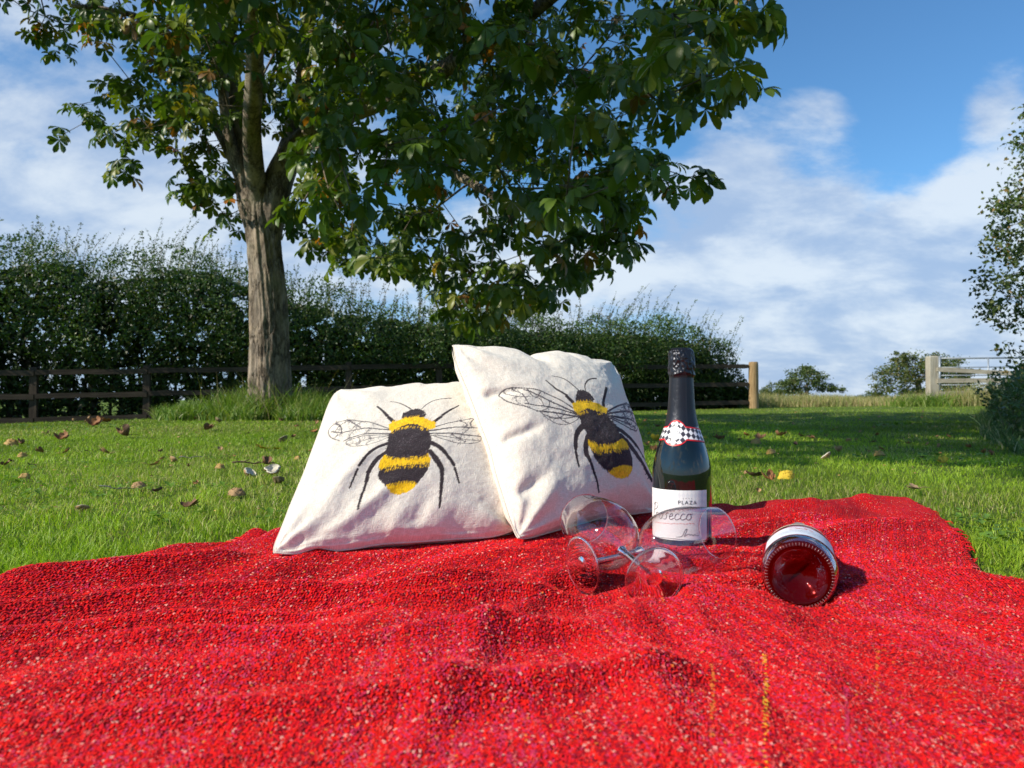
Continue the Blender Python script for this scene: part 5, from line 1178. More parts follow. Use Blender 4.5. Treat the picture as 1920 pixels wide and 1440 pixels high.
htop = lambda q: np.interp(q, sv, tv)
n = 130000
s = r.uniform(-1, FL+.55, n); th = htop(s)+.14*fbm(s*2.0, 0*s, 0, 8, 3); v = r.random(n)**.8
side = r.normal(0, .28, n); side = np.clip(side, -.8, .8)
endk = sstep(FL+.8, FL-.6, s)
wd = (.62+.62*v)+.75*sstep(.34, .5, v)*(1-.3*v)*sstep(FL-1.2, FL-2.6, s)*(1+.25*fbm(s*1.6, v*3, 0, 12, 3))  # upper foliage pushed forward over the fence, shaped to throw shade on it
off = 1.35+np.where(r.random(n) < .7, -1, 1)*wd*np.sqrt(r.random(n))**.55*(.55+.45*endk)
z = th*v*(.25+.75*endk); lum = fbm(s*2.2, v*5, off*1.5, 14, 3); keep = (lum > -.55) & ((v > .12) | (r.random(n) < .55))
c = FA+FD*s[:, None]+FN*off[:, None]; C = np.column_stack([c, ground(c[:, 0], c[:, 1])+z+.03])[keep]
mb = MB(); V, F = kite(C, r.uniform(.04, .075, len(C)), r); mb.add(V, F, pal(r, len(C), GRN, [4, 3, 3, 1.0]))
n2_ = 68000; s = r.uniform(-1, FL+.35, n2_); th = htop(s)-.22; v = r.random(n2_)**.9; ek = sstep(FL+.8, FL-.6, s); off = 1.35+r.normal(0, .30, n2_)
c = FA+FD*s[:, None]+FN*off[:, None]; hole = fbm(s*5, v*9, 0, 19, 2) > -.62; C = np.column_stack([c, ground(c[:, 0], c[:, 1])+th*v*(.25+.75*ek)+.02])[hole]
V, F = kite(C, r.uniform(.10, .19, len(C)), r); mb.add(V, F, pal(r, len(C), [(.022, .045, .014), (.03, .055, .018), (.04, .035, .02)], [3, 3, 1.5]))  # inner leaves coloured darker to paint in the shade of the hedge core
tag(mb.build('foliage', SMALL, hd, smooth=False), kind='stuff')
# shoots that stand up out of the top
sh = MB(); ns = 620; LC_ = []; 
for i in range(ns):
    s_ = r.uniform(-1, FL+.35); o_ = 1.5+r.normal(0, .45); c = FA+FD*s_+FN*o_; px = 960+FPX*c[0]/c[1]
    H = r.uniform(.2, .66)*(1.0+.6*(r.random() < .15)); b0 = htop(s_)-.25; H += .25
    if px > 1180: H *= 1.15
    z0 = gz(*c)+b0*(.3+.7*float(sstep(FL+.8, FL-.6, s_))); lx, ly = r.normal(.06, .10, 2)
    if px > 1100: lx += .14
    t_ = np.linspace(0, 1, 5); pts = np.stack([c[0]+lx*t_**1.5*H*2, c[1]+ly*t_**1.5*H*2, z0+H*t_], -1); tube(sh, pts, np.linspace(.006, .0022, 5), 3, (.10, .07, .04), cap=False)
    m_ = int(22*H/.5); tt = r.random(m_); pc = np.stack([np.interp(tt, t_, pts[:, q]) for q in range(3)], -1)+r.normal(0, .030, (m_, 3))*(1.2-tt[:, None]*.7); LC_.append(pc)
C = np.vstack(LC_); V, F = kite(C, r.uniform(.03, .055, len(C)), r)
pxs = proj(C)[0]; cl_ = pal(r, len(C), GRN, [3, 3, 2, 2]); br = np.repeat(((pxs > 600) & (pxs < 1150) & (r.random(len(C)) < .55)), 4)
cl_[br] = np.array([.15, .12, .07])*r.uniform(.7, 1.2, (br.sum(), 1)); sh.add(V, F, cl_)
tag(sh.build('shoots', SMALL, hd, smooth=False), kind='stuff')
st_ = MB()
for i in range(110):
    s_ = r.uniform(0, FL); c = FA+FD*s_+FN*(1.5+r.normal(0, .15)); z0 = gz(*c); pts = [(c[0], c[1], z0-.05), (c[0]+r.normal(0, .1), c[1]+r.normal(0, .1), z0+.8), (c[0]+r.normal(0, .25), c[1]+r.normal(0, .2), z0+1.8)]
    tube(st_, pts, [.035, .025, .012], 5, (.1, .08, .06), cap=False)
tag(st_.build('stems', BARK2, hd), kind='stuff')

def bushy_tree(name, base, blobs, nleaf, size, cols, p, label, cat='tree', seed=1, trunk=None, group=None, mat=None, grain=1.0, wide=1.22, tall=1.08):
    """blobs: (centre offset xyz, radii xyz) lobes of the crown"""
    r = np.random.default_rng(seed); base = np.array(base, float); root = empty(name, base); tag(root, label, cat, group)
    blobs = [(tuple(q*wide for q in b_[0][:2])+(b_[0][2]*tall,), tuple(q*wide for q in b_[1][:2])+(b_[1][2]*tall,)) for b_ in blobs]
    vol = np.array([b_[1][0]*b_[1][1]*b_[1][2] for b_ in blobs])**.67; pts = []; tgts = []
    for (c_, R_), q in zip(blobs, vol/vol.sum()):
        c_ = base+np.array(c_); R_ = np.array(R_); m_ = int(nleaf*q); nc = max(6, int(m_/55)); 
        cc = unit(r.normal(0, 1, (nc, 3)))*(r.random((nc, 1))**.35)*R_*.86+c_; tgts.append(cc[:max(3, nc//4)])
        own = r.integers(0, nc, m_); sp = np.min(R_)*.23*grain; pts.append(cc[own]+r.normal(0, 1, (m_, 3))*sp*np.array([1, 1, .65]))
    C = np.vstack(pts); C = C[C[:, 2] > ground(C[:, 0], C[:, 1])+.05]; mb = MB(); V, F = kite(C, r.uniform(.7, 1.3, len(C))*size, r); mb.add(V, F, pal(r, len(C), cols, p))
    tag(mb.build('crown', mat or SMALL, root, smooth=False), kind='stuff')
    if trunk:
        rad, h = trunk; T0 = [base+np.array([0, 0, -.1]), base+np.array([rad*.2, 0, h*.4]), base+np.array([0, 0, h*.8])]
        N, Pq, tp_ = grow(T0, [-1, 0, 1], np.vstack(tgts), 1e9 if h > 3 else .6, .06, 0, seed); mb = MB(); branch_mesh(mb, N, Pq, rad*.06, rad, 2.2, 0, {0: rad*1.25, 1: rad, 2: rad*.8}); mb.build('trunk', BARK, root)
    return root
FG = [(.07, .11, .025), (.05, .085, .022), (.11, .13, .03), (.14, .11, .03)]
def far(px, py0, py1, d): a = P(px, py1, d); b_ = P(px, py0, d); return a, b_[2]-a[2]
D_ = 75; k = D_/FPX
a = P(1512, 757, D_); bushy_tree('oak_tree', a, [((0, 0, 2.4*1.0), (1.7, 1.5, 1.1)), ((-1.3, 0, 1.6), (1.2, 1.2, 1.0)), ((1.5, 0, 1.7), (1.3, 1.1, .85)), ((.6, .3, 3.0), (1.0, 1.0, .6)), ((2.4, 0, 1.3), (.6, .6, .6)), ((-.4, 0, .9), (1.0, .8, .7))], 5200, .20, FG, [3, 4, 1, .3], 'round topped green tree in the far meadow just right of the bottle side fence post', seed=3, trunk=(.22, 2.2), group='trees beyond the meadow')
a = P(1452, 757, D_+6); bushy_tree('thorn_tree', a, [((0, 0, 1.1), (1.6, 1.0, 1.0)), ((-1.2, 0, .8), (1.0, .8, .8)), ((1.0, 0, 1.3), (.9, .8, .8))], 2600, .18, FG, [2, 2, 2.5, .4], 'low yellowish green bushy tree in the far meadow beside the round wooden post', seed=5, trunk=(.15, 1.0), group='trees beyond the meadow')
a = P(1722, 760, D_-8); bushy_tree('oak_tree', a, [((0, 0, 3.0), (1.9, 1.6, 1.5)), ((-1.8, 0, 2.2), (1.3, 1.3, 1.3)), ((.9, 0, 3.5), (1.3, 1.2, 1.0)), ((1.6, 0, 2.2), (1.3, 1.2, 1.3)), ((-2.6, 0, 1.3), (.9, .9, .9)), ((0, 0, 1.2), (1.8, 1.2, 1.0)), ((-1.0, 0, 3.9), (.9, .9, .6))], 8200, .20, FG, [2, 2.4, 2.6, 1.6], 'large olive brown tree in the far meadow behind the square gate post', seed=7, trunk=(.28, 2.6), group='trees beyond the meadow')
a = P(1790, 758, D_+2); bushy_tree('oak_tree', a, [((0, 0, 3.2), (1.8, 1.2, 1.2)), ((.9, 0, 2.4), (1.5, 1.2, 1.1)), ((-.5, 0, 1.5), (1.5, 1.2, 1.2)), ((1.6, 0, 1.2), (1.2, 1, 1))], 4200, .20, FG, [2, 3, 1.5, 1], 'dark green tree in the far meadow showing through the metal gate', seed=9, trunk=(.2, 2.4), group='trees beyond the meadow')
a = P(1632, 758, D_+5); bushy_tree('thorn_tree', a, [((0, 0, .8), (.9, .7, .6)), ((-.8, 0, .6), (.6, .5, .45)), ((.8, 0, .9), (.7, .6, .6))], 1300, .16, FG, [3, 3, 1, .3], 'smallest dark bush on the far meadow left of the large olive tree', seed=11, trunk=(.1, .8), group='trees beyond the meadow')
# tree whose branches reach in at the right edge
rt = empty('hawthorn_tree', (7.9, 9.4, gz(7.9, 9.4))); tag(rt, 'small leaved tree reaching in from the right edge above the bank', 'tree')
r = np.random.default_rng(41); tb = [np.array([7.9, 9.4, gz(7.9, 9.4)-.1]), np.array([7.8, 9.4, 1.2]), np.array([7.75, 9.3, 2.4]), np.array([7.7, 9.3, 3.6]), np.array([7.75, 9.3, 4.6])]
RP = [(1945, 180), (1912, 270), (1890, 330), (1908, 365), (1868, 395), (1880, 420), (1858, 445), (1850, 490), (1872, 512), (1838, 545), (1880, 560), (1842, 585), (1900, 590), (1885, 625), (1905, 640), (1895, 672), (1940, 680), (2600, 700), (2600, -200), (1990, -200)]
tgs = []
while len(tgs) < 210:
    a, b_ = r.uniform(1835, 2080), r.uniform(60, 690)
    if not in_poly(np.array(a), np.array(b_), RP): continue
    tgs.append(P(a, b_, r.uniform(8.4, 10.4)))
for a, b_ in [(1840, 520), (1850, 570), (1862, 600), (1885, 655), (1835, 540), (1868, 380), (1875, 430), (1905, 270), (1895, 345), (1900, 690), (1850, 470)]: tgs.append(P(a+6, b_, r.uniform(8.9, 9.3)))
N, Pq, tps = grow(tb, [-1, 0, 1, 2, 3], np.array(tgs), .3, .08, .3, 3); mb = MB(); branch_mesh(mb, N, Pq, .004, .16, 2.3, 0, {0: .2, 1: .17, 2: .14}); mb.build('trunk', BARK2, rt)
L_ = []
for ti, tip in tps:
    q = N[tip]; m_ = r.integers(34, 60); L_.append(q+r.normal(0, 1, (m_, 3))*np.array([.085, .085, .06]))
C = np.vstack(L_); mb = MB(); V, F = kite(C, r.uniform(.045, .075, len(C)), r); mb.add(V, F, pal(r, len(C), [(.06, .10, .022), (.04, .075, .02), (.12, .14, .04), (.22, .13, .04)], [3, 3, 1.5, .35]))
tag(mb.build('foliage', SMALL, rt, smooth=False), kind='stuff')
# ------------------------------------------------------------------ fences and gate
SHADEW = wood_mat('weathered_wood_shade_darkened', (.028, .02, .015), (.075, .056, .04))  # brown wood colour lowered to stand in for shade along the hedge
PALEW = wood_mat('weathered_pale_wood', (.24, .21, .16), (.46, .42, .33))
POSTW = wood_mat('peeled_round_wood', (.20, .13, .06), (.42, .29, .15), 2)
def rail(parent, a, b_, h, w_, mat, name='rail', sag=.0):
    a, b_ = np.array(a, float), np.array(b_, float); d = b_-a; L = np.linalg.norm(d); x = d/L; y = unit(np.cross([0, 0, 1.0], x)); z = np.cross(x, y)
    n = 14; V = []; t_ = np.linspace(-.5, .5, n); rr = np.random.default_rng(int(abs(a[0])*100+h*1000) % 9999)
    m_ = MB(); wob = np.cumsum(rr.normal(0, .0025, n)); hv = h/2*(1+.06*rr.normal(0, 1, n))
    for i, q in enumerate(t_):
        for sy, sz in ((-1, -1), (1, -1), (1, 1), (-1, 1)): V.append((q*L, sy*w_/2, sz*hv[i]+wob[i]))
    m_.add(np.array(V), [grid_faces(4, n, True)[:, ::-1], np.array([[0, 1, 2, 3]]), np.array([[4*n-1, 4*n-2, 4*n-3, 4*n-4]])])
    o = m_.build(name, mat, None, smooth=False); c = (a+b_)/2
    M_ = Matrix([[x[0], y[0], z[0], c[0]], [x[1], y[1], z[1], c[1]], [x[2], y[2], z[2], c[2]], [0, 0, 0, 1]])
    o.parent = parent; o.matrix_local = Matrix.Translation(-parent.location) @ M_; return o
fe = empty('post_and_rail_fence', (*FA, gz(*FA))); tag(fe, 'shade-darkened wooden post and rail fence along the hedge ending in a round post', 'fence')
npost = 11
for i in range(npost):
    s_ = FL-.15-i*1.83; c = FA+FD*s_; z0 = gz(*c)
    if i == 0: continue
    m_ = MB(); box(m_, (0, 0, 0), (.62, .05, .06), None, bev=.008); o = m_.build('post', SHADEW, None, smooth=False); o.parent = fe
    o.matrix_local = Matrix.Translation(-fe.location) @ Matrix.Translation((c[0]+FN[0]*.06, c[1]+FN[1]*.06, z0+.46)) @ Matrix.Rotation(-math.pi/2, 4, 'Y') @ Matrix.Rotation(.2, 4, 'X')
for i in range(npost):
    s1 = FL-.15-i*1.83+.012; s0 = s1-1.806
    for hh_ in (.98, .56, .14):
        a = FA+FD*s0; b_ = FA+FD*s1
        rail(fe, (*a, gz(*a)+hh_), (*b_, gz(*b_)+hh_), .095, .038, SHADEW)
c = FB_; m_ = MB(); lathe(m_, [(.001, 1.09), (.09, 1.088), (.104, 1.075), (.110, 1.0), (.113, .5), (.116, .1), (.118, -.2)], 20, lambda V: V*(1+.02*vnoise(V*[9, 9, 2], 0)[:, :1] if False else 1.0)+np.array([c[0], c[1], gz(*c)]))
m_.build('end_post', POSTW, fe)
# pale fence and metal gate on the right
D2 = 19.0
pf = empty('pale_fence', P(1750, 742, D2)); tag(pf, 'pale weathered post and rail fence on the right beside the metal gate', 'fence')
p0 = P(1748, 742, D2); zt = P(1748, 668, D2)[2]; zg = gz(p0[0], p0[1])
m_ = MB(); box(m_, (0, 0, 0), ((zt-zg)/2+.1, .115, .10), None, bev=.02); o = m_.build('gate_post', PALEW, None, smooth=False); o.parent = pf
o.matrix_local = Matrix.Translation(-pf.location) @ Matrix.Translation((p0[0], p0[1], (zt+zg)/2-.1)) @ Matrix.Rotation(-math.pi/2, 4, 'Y')
for ya, yb, yc in ((692, 700, 706), (714, 714, 714), (738, 735, 733)):
    a, b_ = P(1757, ya, D2-.14), P(1925, yb, D2-.3); e_ = P(2120, yc, D2-.5); rail(pf, a, b_, .105, .04, PALEW); rail(pf, b_+unit(e_-b_)*.012, e_, .105, .04, PALEW)
for pxx, yt in ((1925, 690), (2120, 692)):
    q = P(pxx, yt, D2-.3+(-.2 if pxx > 2000 else 0)); zg = gz(q[0], q[1]); m_ = MB(); box(m_, (0, 0, 0), ((q[2]-zg)/2+.1, .06, .06), None, bev=.01); o = m_.build('post', PALEW, None, smooth=False); o.parent = pf
    o.matrix_local = Matrix.Translation(-pf.location) @ Matrix.Translation((q[0], q[1]+.09, (q[2]+zg)/2-.1)) @ Matrix.Rotation(-math.pi/2, 4, 'Y')
GALV = simple_mat('galvanised_steel', (.30, .33, .36), .5, metal=.6, nscale=20, var=.15, bstr=.1)
D3 = 20.5; gt = empty('metal_gate', P(1762, 745, D3)); tag(gt, 'galvanised tubular field gate standing open behind the pale fence', 'gate')
def gtube(name, a, b_, rad): m_ = MB(); tube(m_, [a, b_], [rad, rad], 8); m_.build(name, GALV, gt)
for ya, yb in ((672, 670), (689, 687), (704, 703), (722, 721), (738, 737)): gtube('bar', P(1764, ya, D3), P(2010, yb, D3+.4), .014 if ya != 672 else .022)
gtube('upright', P(1762, 668, D3), P(1762, 744, D3), .03); gtube('upright', P(1853, 671, D3+.1), P(1853, 741, D3+.1), .02); gtube('upright', P(2010, 668, D3+.4), P(2010, 742, D3+.4), .03)

# ------------------------------------------------------------------ long grasses
def tussock(name, pts, H, W, cols, lean, seed, segs=4, smooth=False, parent=None):
    r = np.random.default_rng(seed); n = len(pts); x, y = pts[:, 0], pts[:, 1]; ci = r.integers(0, len(cols), n)
    V, F, C = blades(x, y, ground(x, y)+(pts[:, 2] if pts.shape[1] > 2 else 0), H*(.5+.7*r.random(n)), W*(.6+.8*r.random(n)), lean*(.3+1.2*r.random(n)), segs, np.array(cols)[ci]*(.75+.5*r.random((n, 1))), seed, curl=.9)
    mb = MB(); mb.add(V, F, C); o = mb.build(name, GRASS, parent, smooth=smooth); tag(o, kind='stuff'); return o
r = np.random.default_rng(51)
LG = [(.16, .27, .03), (.12, .23, .025), (.22, .30, .05), (.08, .17, .025), (.28, .30, .10)]
a = r.uniform(0, 2*np.pi, 7500); q = np.sqrt(r.random(7500)); pts = np.column_stack([TB[0]-.05+np.cos(a)*q*1.12, TB[1]-.25+np.sin(a)*q*.85])
clump = fbm(pts[:, 0]*5, pts[:, 1]*5, 0, 4, 2) > -.35; pts = pts[clump]; dist = np.hypot((pts[:, 0]-TB[0])/1.12, (pts[:, 1]-TB[1])/.85)
H_ = .58*(1.05-.68*np.clip(dist, 0, 1))
tussock('long_grass', pts, H_, .011, LG, .7, 3)
m_ = 70; a = r.uniform(0, 2*np.pi, m_); q = np.sqrt(r.random(m_)); pts = np.column_stack([TB[0]+.2+np.cos(a)*q*1.0, TB[1]-.1+np.sin(a)*q*.7]); tussock('long_grass', pts, .62, .008, [(.30, .24, .12), (.22, .22, .08)], .55, 5, 5)
# straw coloured meadow beyond the crest
n = 26000; y = r.uniform(19.2, 27, n); x = r.uniform(5.6, 13.5, n)*y/19.5; k_ = r.random(n) < np.clip(1.1-.09*(y-19), .1, 1); pts = np.column_stack([x, y])[k_]
MC = [(.40, .34, .15), (.46, .38, .20), (.30, .30, .11), (.22, .27, .07), (.38, .28, .16)]
hh_ = .36*(1+.25*fbm(pts[:, 0]*1.5, pts[:, 1]*.5, 0, 7, 2))*np.interp(pts[:, 0]/pts[:, 1]*FPX+960, [1400, 1500, 1640, 1700, 1900], [1.15, 1.0, .62, .8, .9])
tussock('meadow_grass', pts, hh_, .016, MC, .35, 9, 2)
pts = np.column_stack([P(1745, 740, 18.2)[0]+r.normal(0, .42, 900), 18.2+r.normal(0, .3, 900)]); tussock('long_grass', pts, .42, .018, LG, .8, 13, 3)
n = 3000; pts = np.column_stack([r.uniform(10.2, 14.5, n), 17.9+r.normal(0, .35, n)]); tussock('meadow_grass', pts, .62, .011, MC, .4, 15, 3)
# rough bank on the right, nearer: bluish grass with weeds through it
n = 9000; y = 2.75+(10.5-2.75)*r.random(n)**1.15; edge_x = np.interp(y, [2.7, 3.5, 5, 7, 10.5], [1.98, 2.28, 3.05, 4.2, 6.5]); x = edge_x+np.abs(r.normal(0, .55, n))*(.35+.10*y)
keep = fbm(x*3, y*3, 0, 6, 2) > -.3; pts = np.column_stack([x, y])[keep]; rise = np.clip((pts[:, 0]-np.interp(pts[:, 1], [2.7, 3.5, 5, 7, 10.5], [1.98, 2.28, 3.05, 4.2, 6.5]))*1.6, .25, 1.0)
BG = [(.08, .15, .045), (.10, .18, .05), (.13, .21, .06), (.34, .32, .18), (.07, .13, .05)]
tussock('rough_grass', pts, .40*rise*(1+.4*fbm(pts[:, 0]*4, pts[:, 1]*4, 0, 3, 2))*np.interp(pts[:, 1], [2.7, 4, 10], [.8, 1.1, 1.6]), .008, BG, .65, 17, 4)
wdm = MB(); LCs = []
for i in range(170):
    y_ = r.uniform(3.6, 9.5); x_ = np.interp(y_, [2.7, 3.5, 5, 7, 10.5], [1.98, 2.28, 3.05, 4.2, 6.5])+.12+abs(r.normal(0, .35))*(.4+.1*y_); z0 = gz(x_, y_); H = r.uniform(.25, .5)*np.interp(y_, [3.6, 9.5], [.85, 1.25])
    t_ = np.linspace(0, 1, 4); lx, ly = r.normal(0, .10, 2); pts = np.stack([x_+lx*t_**1.6, y_+ly*t_**1.6, z0+H*t_], -1); tube(wdm, pts, np.linspace(.004, .0015, 4), 3, (.12, .12, .05), cap=False)
    m_ = 34; tt = r.random(m_)**.8; pc = np.stack([np.interp(tt, t_, pts[:, q]) for q in range(3)], -1)+r.normal(0, .035, (m_, 3))*(1.1-tt[:, None]*.7); LCs.append(pc)
C = np.vstack(LCs); V, F = kite(C, r.uniform(.025, .05, len(C)), r); wdm.add(V, F, pal(r, len(C), [(.05, .10, .03), (.07, .13, .04), (.04, .08, .03), (.14, .14, .06)], [3, 3, 2, 1]))
tag(wdm.build('weeds', SMALL, smooth=False), kind='stuff')

# ------------------------------------------------------------------ litter on the lawn
DRY, t, b = new_mat('dry_leaf'); at = t.add('ShaderNodeVertexColor'); at.layer_name = 'Col'; tc = t.add('ShaderNodeTexCoord'); n_1 = t.noise(tc.outputs['Object'], 90, 5, .7)
c = t.mix(t.smooth(n_1.outputs[0], .35, .7), t.mix(.55, at.outputs[0], (.03, .015, .01)), at.outputs[0]); t.put(b.inputs['Base Color'], c); b.inputs['Roughness'].default_value = .7; bump(t, b, n_1.outputs[0], .6, .002)
def m_leaf(seed, col, curl, lobes=5):
    """a withered palmate leaf, curled up on itself"""
    r = np.random.default_rng(seed); mb = MB()
    for k in range(lobes):
        a = (k-(lobes-1)/2)*r.uniform(.42, .65)+r.normal(0, .1); L = r.uniform(.7, 1.0); nu_, nv_ = 9, 5; u, v = np.meshgrid(np.linspace(0, 1, nu_), np.linspace(-1, 1, nv_))
        w_ = .24*np.sin(np.clip(u*1.15, 0, 1)**1.3*np.pi)**.8+.01; cu = curl*r.uniform(.6, 1.4)
        X_ = L*np.sin(u*cu)/cu; Z_ = L*(1-np.cos(u*cu))/cu*(1 if r.random() < .7 else .4)+.25*w_*v**2*curl+.03*vnoise(u*5, v*3, k, seed)+.05; Y_ = w_*v*(1-.3*np.abs(v)*curl*.5)
        V = np.stack([X_*math.cos(a)-Y_*math.sin(a), X_*math.sin(a)+Y_*math.cos(a), Z_], -1).reshape(-1, 3)
        cc = np.array(col)*r.uniform(.7, 1.25); mb.add(V, grid_faces(nu_, nv_), cc)
    tube(mb, [(-.5, .05, .05), (-.2, .0, .10), (.02, 0, .06)], [.012, .014, .02], 4, np.array(col)*.7)
    return mb.build('dry_leaf', DRY, link=False)
def m_husk(seed, col, inner=None, open_=1.0):
    """prickly conker husk; open ones are a shell segment with a pale lining"""
    r = np.random.default_rng(seed); mb = MB(); nu_, nv_ = 18, 9; a = np.linspace(0, 2*np.pi, nu_, endpoint=False); ph = np.linspace(.02, np.pi*.5*open_, nv_); A_, PH = np.meshgrid(a, ph)
    rr = .5*(1+.22*vnoise(np.cos(A_)*3*np.sin(PH), np.sin(A_)*3*np.sin(PH), PH*2, seed)); wob = 1+.12*np.sin(A_*3+seed)*(PH/ph[-1])
    V = np.stack([rr*np.sin(PH)*np.cos(A_)*wob, rr*np.sin(PH)*np.sin(A_), rr*np.cos(PH)], -1).reshape(-1, 3); 
    if inner is not None: V[:, 2] *= -1
    mb.add(V, grid_faces(nu_, nv_, True), col); lo = V[:, 2].min(); 
    for k in range(44):
        p = V[r.integers(len(V)//3, len(V))]; d = unit(p); tube(mb, [p*.98, p+d*.09], [.03, .004], 3, np.array(col)*.7, cap=False)
    if inner is not None:
        V2 = V*.86+np.array([0, 0, .02]); mb.add(V2, grid_faces(nu_, nv_, True)[:, ::-1], inner); n0 = (nv_-1)*nu_; rim = np.vstack([V[n0:], V2[n0:]]); i = np.arange(nu_); j = (i+1) % nu_
        mb.add(rim, np.stack([i, j, nu_+j, nu_+i], 1), inner)
    return mb.build('conker_husk', DRY, link=False)
def m_twig(seed, col):
    r = np.random.default_rng(seed); mb = MB(); x = np.linspace(-.5, .5, 9); pts = np.stack([x, .05*np.cumsum(r.normal(0, .5, 9)), .02+.04*np.abs(np.sin(x*5))], -1); tube(mb, pts, np.linspace(.022, .010, 9), 5, col)
    for k in (2, 4, 6): d = np.array([.14, r.choice([-1, 1])*.14, .07]); tube(mb, [pts[k], pts[k]+d*.6, pts[k]+d], [.011, .009, .005], 4, col)
    return mb.build('twig', DRY, link=False)
BROWN, TAN, RUST, YELL, PALE, DARKB, OCH = (.26, .125, .05), (.55, .33, .14), (.42, .17, .05), (.85, .58, .03), (.85, .78, .62), (.12, .06, .035), (.62, .38, .10)
KINDS_ = {'brown': [m_leaf(k, BROWN, c_, 5) for k, c_ in ((1, 1.6), (2, 2.2), (3, 1.1))], 'rust': [m_leaf(k, RUST, c_, 4) for k, c_ in ((11, 1.9), (12, 1.2))], 'tan': [m_leaf(k, TAN, c_, 3) for k, c_ in ((21, 1.4), (22, 2.0))],
          'yellow': [m_leaf(k, YELL, c_, 5) for k, c_ in ((31, .9), (32, 1.5))], 'dark': [m_leaf(k, DARKB, c_, 4) for k, c_ in ((41, 1.8), (42, 1.2))],
          'husk': [m_husk(k, OCH) for k in (1, 2)], 'brownhusk': [m_husk(3, TAN)], 'shell': [m_husk(5, (.30, .22, .09), PALE, .9), m_husk(6, TAN, PALE, .75)], 'yhusk': [m_husk(8, YELL)],
          'twig': [m_twig(1, DARKB), m_twig(2, (.10, .12, .10))]}
WORD = {'brown': ('curled brown dry leaf', 'dry_leaf', 'leaf'), 'rust': ('crumpled rust coloured leaf', 'dry_leaf', 'leaf'), 'tan': ('pale tan dry leaf', 'dry_leaf', 'leaf'), 'yellow': ('yellow fallen leaf', 'fallen_leaf', 'leaf'), 'dark': ('dark withered leaf', 'dry_leaf', 'leaf'),
        'husk': ('ochre conker husk', 'conker_husk', 'husk'), 'brownhusk': ('smooth tan conker husk', 'conker_husk', 'husk'), 'shell': ('split husk shell with pale lining', 'husk_shell', 'husk'), 'yhusk': ('yellow prickly husk', 'conker_husk', 'husk'), 'twig': ('thin dark twig', 'twig', 'twig')}
K8 = lambda X_, Y_: (X_*.375, 560+Y_*.375); K7 = lambda X_, Y_: (1380+X_*.28125, 600+Y_*.28125)
